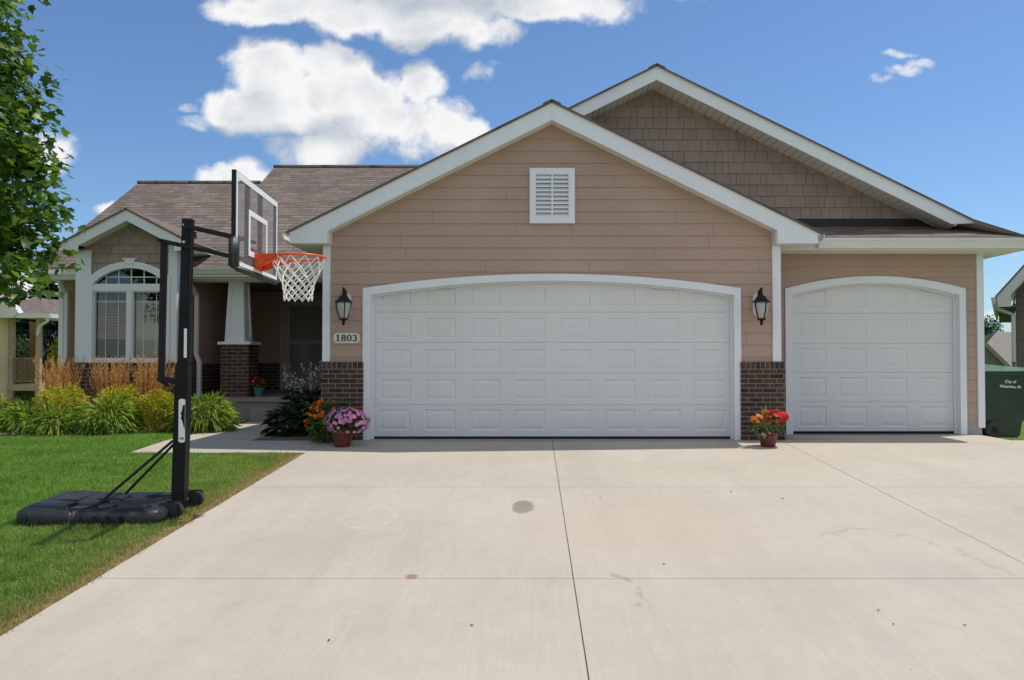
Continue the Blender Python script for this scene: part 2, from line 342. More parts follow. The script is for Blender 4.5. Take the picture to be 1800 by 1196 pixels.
# ------------------------------------------------------------------ mesh helpers
class MB:
    def __init__(s): s.v = []; s.f = []; s.m = []; s.uv = {}
    def poly(s, pts, mi=0, uv=None):
        i = len(s.v); s.v += [tuple(p) for p in pts]; s.f.append(list(range(i, i + len(pts)))); s.m.append(mi)
        if uv: s.uv[len(s.f) - 1] = uv
    def box(s, x0, x1, y0, y1, z0, z1, mi=0):
        i = len(s.v)
        s.v += [(x0, y0, z0), (x1, y0, z0), (x1, y1, z0), (x0, y1, z0), (x0, y0, z1), (x1, y0, z1), (x1, y1, z1), (x0, y1, z1)]
        for q in ((0, 3, 2, 1), (4, 5, 6, 7), (0, 1, 5, 4), (1, 2, 6, 5), (2, 3, 7, 6), (3, 0, 4, 7)):
            s.f.append([i + k for k in q]); s.m.append(mi)
    def prism(s, pts, d, mi=0, mi_side=None):
        """planar polygon pts swept along vector d"""
        i = len(s.v); n = len(pts); d = Vector(d)
        s.v += [tuple(p) for p in pts] + [tuple(Vector(p) + d) for p in pts]
        s.f.append([i + k for k in range(n)]); s.m.append(mi)
        s.f.append([i + n + k for k in reversed(range(n))]); s.m.append(mi)
        ms = mi if mi_side is None else mi_side
        for k in range(n):
            s.f.append([i + k, i + n + k, i + n + (k + 1) % n, i + (k + 1) % n]); s.m.append(ms)
    def tube(s, pts, r, n=8, mi=0, cap=True, square=False):
        pts = [Vector(p) for p in pts]; rr = r if isinstance(r, (list, tuple)) else [r] * len(pts)
        rings = []; up = None
        for k, p in enumerate(pts):
            d = (pts[min(k + 1, len(pts) - 1)] - pts[max(k - 1, 0)]).normalized()
            if up is None:
                up = Vector((0, 0, 1)) if abs(d.z) < .9 else Vector((1, 0, 0))
            a = d.cross(up)
            if a.length < 1e-4: a = d.cross(Vector((0, 1, 0)))
            a.normalize(); b = a.cross(d).normalized(); up = b
            i = len(s.v); ring = []
            for q in range(n):
                t = 2 * math.pi * (q + (.5 if square else 0)) / n
                s.v.append(tuple(p + (a * math.cos(t) + b * math.sin(t)) * rr[k])); ring.append(i + q)
            rings.append(ring)
        for A, B in zip(rings, rings[1:]):
            for q in range(n): s.f.append([A[q], A[(q + 1) % n], B[(q + 1) % n], B[q]]); s.m.append(mi)
        if cap:
            s.f.append(list(reversed(rings[0]))); s.m.append(mi); s.f.append(list(rings[-1])); s.m.append(mi)
    def lathe(s, c, prof, n=20, mi=0, cap=True, phase=0.0):
        rings = []
        for r, z in prof:
            i = len(s.v)
            for q in range(n):
                t = 2 * math.pi * q / n + phase
                s.v.append((c[0] + r * math.cos(t), c[1] + r * math.sin(t), c[2] + z))
            rings.append(range(i, i + n))
        for A, B in zip(rings, rings[1:]):
            for q in range(n): s.f.append([A[q], A[(q + 1) % n], B[(q + 1) % n], B[q]]); s.m.append(mi)
        if cap:
            s.f.append(list(reversed(rings[0]))); s.m.append(mi); s.f.append(list(rings[-1])); s.m.append(mi)
    def band(s, outer, inner, yf, yb, yi=None, mi=0):
        """flat frame between two (x,z) paths, front at yf, outer edge back to yb, inner edge back to yi"""
        yi = yb if yi is None else yi
        for (a, b, c, d) in zip(outer, outer[1:], inner, inner[1:]):
            s.poly([(a[0], yf, a[1]), (b[0], yf, b[1]), (d[0], yf, d[1]), (c[0], yf, c[1])], mi)
            s.poly([(a[0], yb, a[1]), (b[0], yb, b[1]), (b[0], yf, b[1]), (a[0], yf, a[1])], mi)
            s.poly([(c[0], yf, c[1]), (d[0], yf, d[1]), (d[0], yi, d[1]), (c[0], yi, c[1])], mi)
    def build(s, name, mats, parent=None, smooth=False, bevel=0, fix=True):
        me = bpy.data.meshes.new(name); me.from_pydata(s.v, [], s.f)
        if s.uv:
            l = me.uv_layers.new(name='UVMap')
            for fi, uv in s.uv.items():
                for li, q in zip(me.polygons[fi].loop_indices, uv): l.data[li].uv = q
        mats = mats if isinstance(mats, (list, tuple)) else [mats]
        for m in mats: me.materials.append(m)
        me.polygons.foreach_set('material_index', s.m)
        bm = bmesh.new(); bm.from_mesh(me)
        if bevel or fix == 'merge': bmesh.ops.remove_doubles(bm, verts=bm.verts, dist=1e-5)
        if fix: bmesh.ops.recalc_face_normals(bm, faces=bm.faces)
        if bevel:
            es = [e for e in bm.edges if len(e.link_faces) == 2 and e.calc_face_angle(0) > .5]
            bmesh.ops.bevel(bm, geom=es, offset=bevel, segments=2, affect='EDGES', clamp_overlap=True)
        bm.to_mesh(me); bm.free()
        if smooth: me.polygons.foreach_set('use_smooth', [True] * len(me.polygons))
        me.update()
        return link(name, me, parent)
def link(name, me, parent=None):
    o = bpy.data.objects.new(name, me); COL.objects.link(o)
    if parent is not None:
        o.parent = parent
        if parent.parent is None: o.matrix_parent_inverse = Matrix.Translation(-parent.location)
    return o
def empty(name, loc=(0, 0, 0)):
    o = bpy.data.objects.new(name, None); o.location = loc; o.empty_display_size = .2; COL.objects.link(o); return o
def tag(o, label=None, cat=None, group=None, kind=None):
    for k, v in (('label', label), ('category', cat), ('group', group), ('kind', kind)):
        if v: o[k] = v
    return o
def thing(name, label, cat, loc=(0, 0, 0), group=None): return tag(empty(name, loc), label, cat, group)

def arrays(name, V, Fc, mat, parent=None, attr=None, smooth=False):
    """mesh from numpy arrays, every face the same number of corners"""
    me = bpy.data.meshes.new(name); n = len(Fc); k = Fc.shape[1]
    me.vertices.add(len(V)); me.vertices.foreach_set('co', np.ascontiguousarray(V, dtype=np.float32).ravel())
    me.loops.add(n * k); me.loops.foreach_set('vertex_index', np.ascontiguousarray(Fc, dtype=np.int32).ravel())
    me.polygons.add(n); me.polygons.foreach_set('loop_start', np.arange(0, n * k, k, dtype=np.int32))
    me.update(calc_edges=True)
    if attr is not None:
        a = me.attributes.new(attr[0], 'FLOAT', 'POINT'); a.data.foreach_set('value', np.ascontiguousarray(attr[1], dtype=np.float32))
    me.materials.append(mat)
    if smooth: me.polygons.foreach_set('use_smooth', np.ones(n, dtype=bool))
    me.validate()
    return link(name, me, parent)

LEAF = (np.array([(0, 0, 0), (.28, .45, .07), (0, 1, -.03), (-.28, .45, .07)]), np.array([(0, 1, 2), (0, 2, 3)]))
BROAD = (np.array([(0, 0, 0), (.38, .3, .09), (.36, .62, .05), (0, 1, -.12), (-.36, .62, .05), (-.38, .3, .09), (0, .45, -.02)]),
         np.array([(6, 0, 1), (6, 1, 2), (6, 2, 3), (6, 3, 4), (6, 4, 5), (6, 5, 0)]))
_mp = [(0, 0), (.22, .05), (.50, .02), (.40, .22), (.62, .48), (.36, .50), (.22, .62), (.0, 1.0)]
_mo = _mp + [(-x, y) for x, y in reversed(_mp[1:-1])]
MAPLE = (np.array([(0, .38, -.05)] + [(x, y, .10 * abs(x)) for x, y in _mo]),
         np.array([(0, 1 + i, 1 + (i + 1) % len(_mo)) for i in range(len(_mo))]))
_pt = [(.22 * math.cos(t) * (1 if k % 2 else .35) * 2.2, .22 * math.sin(t) * (1 if k % 2 else .35) * 2.2, .08 if k % 2 else 0) for k, t in enumerate(np.linspace(0, 2 * math.pi, 11)[:-1])]
PETAL = (np.array([(0, 0, -.03)] + _pt), np.array([(0, 1 + i, 1 + (i + 1) % 10) for i in range(10)]))
SOLID = (np.array([(0, 0, -.06)] + [(.5 * math.cos(t), .5 * math.sin(t), .04 * (k % 2)) for k, t in enumerate(np.linspace(0, 2 * math.pi, 9)[:-1])]),
         np.array([(0, 1 + i, 1 + (i + 1) % 8) for i in range(8)]))
def orient(dirs, ups):
    y = dirs / np.linalg.norm(dirs, axis=1, keepdims=True)
    x = np.cross(y, ups); x /= np.linalg.norm(x, axis=1, keepdims=True) + 1e-9
    z = np.cross(x, y)
    return x, y, z
def leafset(name, C, D, U, S, shape, mat, parent=None):
    """one leaf per centre C, pointing along D, facing U, size S"""
    V0, F0 = shape; x, y, z = orient(D, U); S = np.asarray(S)[:, None, None]
    V = C[:, None, :] + S * (V0[None, :, 0:1] * x[:, None, :] + V0[None, :, 1:2] * y[:, None, :] + V0[None, :, 2:3] * z[:, None, :])
    Fc = F0[None] + (np.arange(len(C)) * len(V0))[:, None, None]
    return arrays(name, V.reshape(-1, 3), Fc.reshape(-1, F0.shape[1]), mat, parent)
def rdir(n): 
    d = rng.normal(size=(n, 3)); return d / np.linalg.norm(d, axis=1, keepdims=True)
def inball(n, c, r, shell=.0):
    d = rdir(n); k = (shell + (1 - shell) * rng.random(n)) ** (1 / 3 if shell == 0 else .6)
    return np.array(c) + d * k[:, None] * np.array(r), d
def blades(name, base, n, length, width, spread, mat, parent=None, seg=6, r0=.06, droop=1.0, up=(55, 85)):
    """arching strap leaves rising from one crown"""
    az = rng.random(n) * 2 * np.pi; el = np.radians(rng.uniform(up[0], up[1], n)); L = length * rng.uniform(.55, 1.05, n)
    b = np.array(base) + np.stack([np.cos(az), np.sin(az), np.zeros(n)], 1) * (rng.random(n) * r0)[:, None]
    h = np.stack([np.cos(az), np.sin(az), np.zeros(n)], 1); side = np.stack([-np.sin(az), np.cos(az), np.zeros(n)], 1)
    pts = [b]; ang = el.copy(); dl = L / seg
    for k in range(seg):
        p = pts[-1] + (h * np.cos(ang)[:, None] * spread + np.array([0, 0, 1]) * np.sin(ang)[:, None]) * dl[:, None]
        pts.append(p); ang = ang - np.radians(rng.uniform(12, 34, n)) * droop
    V = []
    for k, p in enumerate(pts):
        t = k / seg; w = width * (1 - t ** 2.2) * (.75 + .5 * math.sin(math.pi * min(1, t + .2))) + .0008
        V += [p - side * (w / 2), p + side * (w / 2)]
    V = np.stack(V, 1); nv = V.shape[1]
    F0 = np.array([(2 * k, 2 * k + 1, 2 * k + 3, 2 * k + 2) for k in range(seg)])
    Fc = F0[None] + (np.arange(n) * nv)[:, None, None]
    return arrays(name, V.reshape(-1, 3), Fc.reshape(-1, 4), mat, parent)

# ---- wall cladding in a frame: O origin, U along the wall, N outward normal
def clip(poly, axis, lim, keep_less):
    out = []
    for a, b in zip(poly, poly[1:] + poly[:1]):
        ia = (a[axis] <= lim) if keep_less else (a[axis] >= lim); ib = (b[axis] <= lim) if keep_less else (b[axis] >= lim)
        if ia: out.append(a)
        if ia != ib:
            t = (lim - a[axis]) / (b[axis] - a[axis]); out.append(tuple(a[i] + t * (b[i] - a[i]) for i in range(2)))
    return out
def clip_convex(poly, tri):
    """clip poly by convex ccw polygon tri"""
    for a, b in zip(tri, tri[1:] + tri[:1]):
        nx, nz = -(b[1] - a[1]), b[0] - a[0]; out = []
        if not poly: return []
        for p, q in zip(poly, poly[1:] + poly[:1]):
            dp = (p[0] - a[0]) * nx + (p[1] - a[1]) * nz; dq = (q[0] - a[0]) * nx + (q[1] - a[1]) * nz
            if dp >= 0: out.append(p)
            if (dp >= 0) != (dq >= 0):
                t = dp / (dp - dq); out.append((p[0] + t * (q[0] - p[0]), p[1] + t * (q[1] - p[1])))
        poly = out
    return poly
def siding(mb, O, U, N, polys, z0, course=.163, t=.012, mi=0):
    O, U, N = Vector(O), Vector(U), Vector(N)
    def W(p, n): return O + U * p[0] + Vector((0, 0, p[1])) + N * n
    for poly in polys:
        zmin = min(p[1] for p in poly); zmax = max(p[1] for p in poly)
        k0 = math.floor((zmin - z0) / course); k1 = math.ceil((zmax - z0) / course)
        for k in range(k0, k1):
            a, b = z0 + k * course, z0 + (k + 1) * course
            q = clip(clip(list(poly), 1, b, True), 1, a, False) if True else []
            if len(q) < 3: continue
            mb.poly([W(p, t * (1 - (p[1] - a) / course)) for p in q], mi)
            lows = [p for p in q if abs(p[1] - a) < 1e-6]
            if len(lows) >= 2:
                lo, hi = min(lows), max(lows)
                mb.poly([W(lo, t), W(hi, t), W(hi, -.002), W(lo, -.002)], mi)
def shakes(mb, O, U, N, region, row=.168, z0=0.0, wmin=.09, wmax=.24, t=.016, mi=0):
    O, U, N = Vector(O), Vector(U), Vector(N)
    def W(p, n): return O + U * p[0] + Vector((0, 0, p[1])) + N * n
    u0 = min(p[0] for p in region); u1 = max(p[0] for p in region); zl = min(p[1] for p in region); zh = max(p[1] for p in region)
    k = math.floor((zl - z0) / row)
    while z0 + k * row < zh:
        a, b = z0 + k * row, z0 + (k + 1) * row; u = u0 - rnd.uniform(0, .2)
        while u < u1:
            w = rnd.uniform(wmin, wmax); gap = .005; tt = t * rnd.uniform(.85, 1.15)
            q = clip_convex([(u + gap / 2, a), (u + w - gap / 2, a), (u + w - gap / 2, b), (u + gap / 2, b)], region)
            if len(q) >= 3:
                i = len(mb.v); n = len(q)
                fr = [W(p, .004 + tt * (1 - .8 * (p[1] - a) / row)) for p in q]; bk = [W(p, 0) for p in q]
                mb.v += [tuple(p) for p in fr + bk]; mb.f.append([i + j for j in range(n)]); mb.m.append(mi)
                for j in range(n): mb.f.append([i + j, i + n + j, i + n + (j + 1) % n, i + (j + 1) % n]); mb.m.append(mi)
            u += w
        k += 1
def bricks(mb, O, U, N, u0, u1, z0, z1, cap=True, course=.0675, w=.198, mj=.010, proud=.007, h=1):
    """running bond with a soldier course on top; material 0 brick, 1 mortar"""
    O, U, N = Vector(O), Vector(U), Vector(N)
    def W(u, z, n): return O + U * u + Vector((0, 0, z)) + N * n
    mb.poly([W(u0, z0, 0), W(u1, z0, 0), W(u1, z1, 0), W(u0, z1, 0)], 1)
    def brick(a, b, c, d):
        if b - a < .012: return
        i = len(mb.v); pr = proud * rnd.uniform(.75, 1.2)
        e = .0025
        mb.v += [tuple(W(*p)) for p in ((a, c, 0), (b, c, 0), (b, d, 0), (a, d, 0), (a + e, c + e, pr), (b - e, c + e, pr), (b - e, d - e, pr), (a + e, d - e, pr))]
        for q in ((4, 5, 6, 7), (0, 1, 5, 4), (1, 2, 6, 5), (2, 3, 7, 6), (3, 0, 4, 7)): mb.f.append([i + k for k in q]); mb.m.append(0)
    top = z1
    if cap:
        n = max(1, round((u1 - u0) / .0675)); s = (u1 - u0) / n
        for k in range(n): brick(u0 + k * s + mj / 2, u0 + (k + 1) * s - mj / 2, z1 - .095, z1 - .003)
        top = z1 - .095 - mj
    z = top; r = 0
    while z > z0 + .02:
        lo = max(z0, z - course + mj); u = u0 - (0 if r % 2 else w / 2)
        while u < u1:
            brick(max(u0, u + mj / 2), min(u1, u + w - mj / 2), lo, z); u += w
        z -= course; r += 1
def arch(x0, x1, zs, zt, n=28):
    c = (x0 + x1) / 2; hw = (x1 - x0) / 2; h = zt - zs; Rr = (hw * hw + h * h) / (2 * h); cz = zt - Rr
    return [(c + hw * (2 * k / n - 1), cz + math.sqrt(max(0, Rr * Rr - (hw * (2 * k / n - 1)) ** 2))) for k in range(n + 1)]
def roof_plane(mb, e0, e1, r1, r0, th=.05):
    """eave start/end, ridge end/start: slab with shingles on top (0) and a white underside (1)"""
    e0, e1, r1, r0 = map(Vector, (e0, e1, r1, r0)); ux = (e1 - e0).normalized(); nrm = (e1 - e0).cross(r0 - e0).normalized()
    vy = nrm.cross(ux)
    if nrm.z < 0: nrm = -nrm; vy = -vy
    top = [e0, e1, r1, r0]; bot = [p - nrm * th for p in top]
    uv = [((p - e0).dot(ux) + e0.x * .37, (p - e0).dot(vy)) for p in top]
    mb.poly(top, 0, uv); mb.poly(bot, 1)
    for k in range(4):
        a, b = k, (k + 1) % 4
        mb.poly([top[a], top[b], bot[b], bot[a]], 0, [(.05, .05), (.15, .05), (.15, .08), (.05, .08)])
def text_mesh(body, size, depth, name):
    cu = bpy.data.curves.new('lettering', 'FONT'); cu.body = body; cu.size = size; cu.extrude = depth; cu.align_x = 'CENTER'; cu.align_y = 'CENTER'
    cu.offset = size * .012
    o = bpy.data.objects.new('lettering_source', cu); COL.objects.link(o)
    me = bpy.data.meshes.new_from_object(o.evaluated_get(bpy.context.evaluated_depsgraph_get()))
    COL.objects.unlink(o); bpy.data.objects.remove(o); me.name = name
    return me

# ------------------------------------------------------------------ camera, sun, sky
cam = bpy.data.cameras.new('camera'); co_ = bpy.data.objects.new('camera', cam); COL.objects.link(co_)
co_.location = (0, 0, HC); co_.rotation_euler = (math.pi / 2 + PIT, 0, 0)
cam.sensor_width = 36; cam.lens = F / 1800 * 36; cam.shift_x = -(CX - 900) / 1800; cam.clip_end = 3000; cam.clip_start = .05
SC.camera = co_
S = Vector((1.22, .46, 2.75)).normalized()
EL = math.asin(S.z); AZ = math.atan2(S.x, S.y)
sl = bpy.data.lights.new('sun', 'SUN'); sl.energy = 3.8; sl.angle = R(.53); sl.color = (1, .955, .88)
so = bpy.data.objects.new('sun', sl); COL.objects.link(so); so.rotation_euler = S.to_track_quat('Z', 'Y').to_euler(); so.location = (20, 5, 40)

def make_world():
    w = bpy.data.worlds.new('World'); SC.world = w; w.use_nodes = True; nt = w.node_tree
    for n in list(nt.nodes): nt.nodes.remove(n)
    out = nd(nt, 'ShaderNodeOutputWorld')
    sky = nd(nt, 'ShaderNodeTexSky', sky_type='NISHITA'); sky.sun_disc = False
    sky.sun_elevation = EL; sky.sun_rotation = AZ; sky.air_density = 1.0; sky.dust_density = .6; sky.ozone_density = 1.6; sky.altitude = 200
    bg = nd(nt, 'ShaderNodeBackground'); bg.inputs[1].default_value = .109; nt.links.new(mix(nt, 1.0, sky.outputs[0], (.79, 1.0, 1.22), 'MULTIPLY'), bg.inputs[0])
    d = nd(nt, 'ShaderNodeTexCoord').outputs['Generated']
    sep = nd(nt, 'ShaderNodeSeparateXYZ'); nt.links.new(d, sep.inputs[0])
    yy = mathn(nt, 'MAXIMUM', sep.outputs[1], .02)
    a = mathn(nt, 'DIVIDE', sep.outputs[0], yy); b = mathn(nt, 'DIVIDE', sep.outputs[2], yy)
    cmb = nd(nt, 'ShaderNodeCombineXYZ'); nt.links.new(a, cmb.inputs[0]); nt.links.new(b, cmb.inputs[1])
    uv = cmb.outputs[0]
    def fbm(sc, off, det, rough, dist=0.0):
        return noise(nt, scaled(nt, uv, (1, 1, 1), off), sc, det, rough, dist)
    # the outlines are pushed about by two scales of turbulence, so no lobe stays an ellipse
    w1 = nd(nt, 'ShaderNodeSeparateColor'); nt.links.new(noise(nt, uv, 6.0, 3, .5, 0, 1), w1.inputs[0])
    w2 = nd(nt, 'ShaderNodeSeparateColor'); nt.links.new(noise(nt, uv, 17.0, 4, .55, 0, 1), w2.inputs[0])
    def warp(c, i):
        k = mathn(nt, 'ADD', c, mathn(nt, 'MULTIPLY', mathn(nt, 'SUBTRACT', w1.outputs[i], .5), .05))
        return mathn(nt, 'ADD', k, mathn(nt, 'MULTIPLY', mathn(nt, 'SUBTRACT', w2.outputs[i], .5), .035))
    aw, bw = warp(a, 0), warp(b, 1)
    def density(dx, dy):
        ax = mathn(nt, 'ADD', aw, dx); bx = mathn(nt, 'ADD', bw, dy)
        m = None
        for (px, py, rx, ry, w_) in CLOUDS:
            u = (px - CX) / F; v = (628 - py) / F
            ex = mathn(nt, 'DIVIDE', mathn(nt, 'SUBTRACT', ax, u), rx / F); ey = mathn(nt, 'DIVIDE', mathn(nt, 'SUBTRACT', bx, v), ry / F)
            q = mathn(nt, 'ADD', mathn(nt, 'MULTIPLY', ex, ex), mathn(nt, 'MULTIPLY', ey, ey))
            k_ = 1.0 if w_ >= .8 else .5
            s = mathn(nt, 'ADD', mathn(nt, 'MULTIPLY', mathn(nt, 'SUBTRACT', 1.0, q), k_), w_ - k_)
            m = s if m is None else mathn(nt, 'SMOOTH_MAX', m, s, .12)
        return m
    CLOUDS = [(465, 120, 78, 62, 1.0), (415, 185, 62, 52, .95), (480, 190, 130, 62, 1.0), (575, 105, 60, 46, .95), (610, 165, 110, 76, 1.05), (680, 215, 130, 58, 1.0),
              (745, 150, 40, 50, .9), (770, 210, 70, 52, .95), (575, 262, 90, 32, .6), (812, 228, 52, 40, .85), (700, 255, 110, 28, .6), (330, 192, 34, 13, .35), (360, 215, 60, 20, .3),
              (520, 0, 170, 40, .95), (640, 20, 140, 45, .95), (760, 30, 130, 58, .95), (860, 62, 70, 30, .7), (960, 0, 160, 44, .9), (800, -70, 420, 70, 1.0),
              (842, 134, 46, 24, .22), (870, 120, 40, 14, .20), (405, 318, 90, 30, .85), (430, 305, 40, 22, .6), (200, 355, 40, 16, .45), (1556, 145, 34, 10, .10), (1590, 132, 40, 13, .24), (1620, 119, 30, 12, .16), (1580, 102, 50, 9, -.03),
              (1780, 452, 80, 9, .3), (1790, 545, 90, 12, .35), (60, 510, 110, 45, .8), (70, 250, 70, 45, .6), (-300, 300, 260, 90, .9), (2250, 200, 260, 90, .9)]
    n1 = fbm(6.5, (3, 1, 0), 10, .60, .35); n2 = fbm(2.6, (7, 4, 0), 4, .5); n3 = fbm(20, (1, 9, 0), 8, .66, .3)
    den = density(0, 0)
    nn = mathn(nt, 'ADD', mathn(nt, 'MULTIPLY', mathn(nt, 'SUBTRACT', n1, .5), 3.3), mathn(nt, 'MULTIPLY', mathn(nt, 'SUBTRACT', n2, .5), .7))
    nn = mathn(nt, 'ADD', nn, mathn(nt, 'MULTIPLY', mathn(nt, 'SUBTRACT', n3, .5), 1.3))
    dd = mathn(nt, 'ADD', mathn(nt, 'MAXIMUM', den, -2.0), nn)
    al = nd(nt, 'ShaderNodeMapRange', interpolation_type='SMOOTHSTEP'); al.inputs[1].default_value = -.20; al.inputs[2].default_value = .58
    nt.links.new(dd, al.inputs[0])
    front = mathn(nt, 'GREATER_THAN', sep.outputs[1], .05)
    # unseen cumulus added behind the photographer, as neutral fill light on the facade
    nb = noise(nt, scaled(nt, d, (1, 1, 1.6)), 2.6, 8, .58, .3)
    ab = nd(nt, 'ShaderNodeMapRange', interpolation_type='SMOOTHSTEP'); ab.inputs[1].default_value = .44; ab.inputs[2].default_value = .56; nt.links.new(nb, ab.inputs[0])
    back = mathn(nt, 'MULTIPLY', mathn(nt, 'LESS_THAN', sep.outputs[1], -.15), mathn(nt, 'GREATER_THAN', sep.outputs[2], .02))
    alpha = mathn(nt, 'ADD', mathn(nt, 'MULTIPLY', al.outputs[0], front), mathn(nt, 'MULTIPLY', ab.outputs[0], back), clamp=True)
    # inner relief: bright where a puff faces the sun, grey on the far side of it and underneath
    n1b = fbm(6.5, (3.022, 1.050, 0), 10, .60, .35); n3b = fbm(24, (1.010, 9.016, 0), 6, .62, .2)
    rel = mathn(nt, 'ADD', mathn(nt, 'MULTIPLY', mathn(nt, 'SUBTRACT', n1, n1b), 2.6), mathn(nt, 'MULTIPLY', mathn(nt, 'SUBTRACT', n3, n3b), 1.1))
    up = density(.012, .045)
    low = nd(nt, 'ShaderNodeMapRange', interpolation_type='SMOOTHSTEP'); low.inputs[1].default_value = -.25; low.inputs[2].default_value = .80
    nt.links.new(mathn(nt, 'SUBTRACT', up, den), low.inputs[0])
    n4 = ramp(nt, fbm(4.2, (12, 3, 0), 3, .5), .38, .66)
    core = nd(nt, 'ShaderNodeMapRange', interpolation_type='SMOOTHSTEP'); core.inputs[1].default_value = .35; core.inputs[2].default_value = 1.15; nt.links.new(dd, core.inputs[0])
    body = mathn(nt, 'MULTIPLY', core.outputs[0], mathn(nt, 'ADD', mathn(nt, 'MULTIPLY', n4, .75), .10))
    sh = mathn(nt, 'SUBTRACT', mathn(nt, 'ADD', mathn(nt, 'MULTIPLY', low.outputs[0], .95), body), mathn(nt, 'ADD', mathn(nt, 'MULTIPLY', rel, .55), .14), clamp=True)
    cc = mix(nt, sh, (1.0, 1.0, 1.0), (.50, .565, .66))
    cb = nd(nt, 'ShaderNodeBackground'); nt.links.new(cc, cb.inputs[0]); cb.inputs[1].default_value = .93
    ms = nd(nt, 'ShaderNodeMixShader'); nt.links.new(alpha, ms.inputs[0]); nt.links.new(bg.outputs[0], ms.inputs[1]); nt.links.new(cb.outputs[0], ms.inputs[2])
    nt.links.new(ms.outputs[0], out.inputs[0])
    w.cycles.sampling_method = 'MANUAL'; w.cycles.sample_map_resolution = 512
make_world()
SC.view_settings.view_transform = 'Standard'; SC.view_settings.look = 'None'; SC.view_settings.exposure = 0; SC.view_settings.gamma = 1
SC.cycles.max_bounces = 8; SC.cycles.transparent_max_bounces = 12

# ------------------------------------------------------------------ the ground
def ground_sheet():
    xs = np.unique(np.concatenate([np.arange(-14, 12.01, .25), np.linspace(-60, -14, 24), np.linspace(12, 60, 24), [-1500, -500, -200, -100, 100, 200, 500, 1500]]))
    ys = np.unique(np.concatenate([np.arange(-2, 20.01, .25), np.linspace(-60, -2, 30), np.linspace(20, 70, 26), [-1500, -500, -200, -100, 100, 200, 500, 1500]]))
    Xg, Yg = np.meshgrid(xs, ys); Z = gz(Xg, Yg) - .015
    V = np.stack([Xg.ravel(), Yg.ravel(), Z.ravel()], 1); nx = len(xs); ny = len(ys)
    i = np.arange(nx - 1)[None] + (np.arange(ny - 1) * nx)[:, None]
    keep = np.ones(i.shape, bool)
    xm = (xs[:-1] + xs[1:]) / 2; ym = (ys[:-1] + ys[1:]) / 2
    Xm, Ym = np.meshgrid(xm, ym)
    Z2 = V.reshape(ny, nx, 3)
    inside = (Xg > -2.7) & (Xg < 7.2) & (Yg > -6) & (Yg < 16); inside |= (Xg > -8.2) & (Xg < 6.3) & (Yg > 14.2) & (Yg < 20)
    Z2[..., 2] -= np.where(inside, .12, 0)
    Fc = np.stack([i, i + 1, i + 1 + nx, i + nx], -1).reshape(-1, 4)
    o = arrays('lawn', V, Fc, M['lawn']); tag(o, kind='structure')
ground_sheet()

DL = -2.752; DR = 7.7; J1 = .254; J2 = 3.28
def slab(name, x0, x1, y0, y1, mat, joint=.0, lift=.0, nx=1, ny=4):
    pass
def driveway():
    mb = MB(); g = .0035
    xs = [DL, J1, J2, DR]; ys = [-6, -3.2, -.4, 2.3, 4.95, 7.58, 10.22, 11.3]
    for a, b in zip(xs, xs[1:]):
        for c, d in zip(ys, ys[1:]):
            x0 = a + (g if a != DL else 0); x1 = b - (g if b != DR else 0); gy = .0028; y0 = c + gy; y1 = d - gy
            # 6.35.. strip follows the fall at the side of the house
            cx = [x0] + [x for x in (6.3, 6.45, 6.55, 6.65, 6.8) if x0 < x < x1] + [x1]; cy = [y0] + [y for y in (8.5, 9, 9.5, 10.05, 10.35) if y0 < y < y1] + [y1]
            for p, q in zip(cx, cx[1:]):
                for r, s in zip(cy, cy[1:]): mb.poly([(p, r, G(p, r)), (q, r, G(q, r)), (q, s, G(q, s)), (p, s, G(p, s))], 0)
            e = [(x, y0) for x in cx] + [(x1, y) for y in cy[1:]] + [(x, y1) for x in reversed(cx[:-1])] + [(x0, y) for y in reversed(cy[1:-1])]
            for u, v in zip(e, e[1:] + e[:1]):
                mb.poly([(u[0], u[1], G(*u)), (v[0], v[1], G(*v)), (v[0], v[1], G(*v) - .09), (u[0], u[1], G(*u) - .09)], 0)
            # joint filler, 6 mm down
    for a in (J1, J2):
        for c, d in zip([-6, 10.35], [10.35, 11.3]): mb.poly([(a - .01, c, G(a, c) - .006), (a + .01, c, G(a, c) - .006), (a + .01, d, G(a, d) - .006), (a - .01, d, G(a, d) - .006)], 1)
    for c in ys[1:-1]:
        mb.poly([(DL, c - .01, G(0, c - .01) - .008), (6.3, c - .01, G(0, c - .01) - .008), (6.3, c + .01, G(0, c + .01) - .008), (DL, c + .01, G(0, c + .01) - .008)], 1)
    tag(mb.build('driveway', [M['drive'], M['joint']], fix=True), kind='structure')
    mb = MB()
    WL = -4.88
    for x0, x1, y0, y1 in ((WL, DL - .006, 9.46, 10.4), (WL, -3.75, 10.406, 11.9), (WL, -3.75, 11.906, 13.42)):
        mb.prism([(x0, y0, G(0, y0) + .002), (x1, y0, G(0, y0) + .002), (x1, y1, G(0, y1) + .002), (x0, y1, G(0, y1) + .002)], (0, 0, -.1))
    tag(mb.build('walkway', M['drive']), kind='structure')
    mb = MB()
    mb.box(-40, 40, -15, -6.2, -1.06, G(0, -8) + .0)
    tag(mb.build('road', basic('asphalt', (.06, .06, .06), .9, .15, 6, bmp=.3)), kind='structure')
driveway()

def bed_front(x): return 11.02 + .10 * np.sin(x * 1.7) + .9 * sstep(-6.4, -5.0, x)
def beds():
    mb = MB(); xs = np.arange(-11.0, -4.88, .3)
    for a, b in zip(xs, xs[1:]):
        b = min(b, -4.9)
        mb.poly([(a, bed_front(a), .004), (b, bed_front(b), .004), (b, 14.1, .03), (a, 14.1, .03)])
    mb.poly([(-3.74, 10.42, .006), (-2.84, 10.42, .006), (-2.84, 13.4, .006), (-3.74, 13.4, .006)])
    tag(mb.build('planting_bed', M['mulch']), kind='structure')
beds()

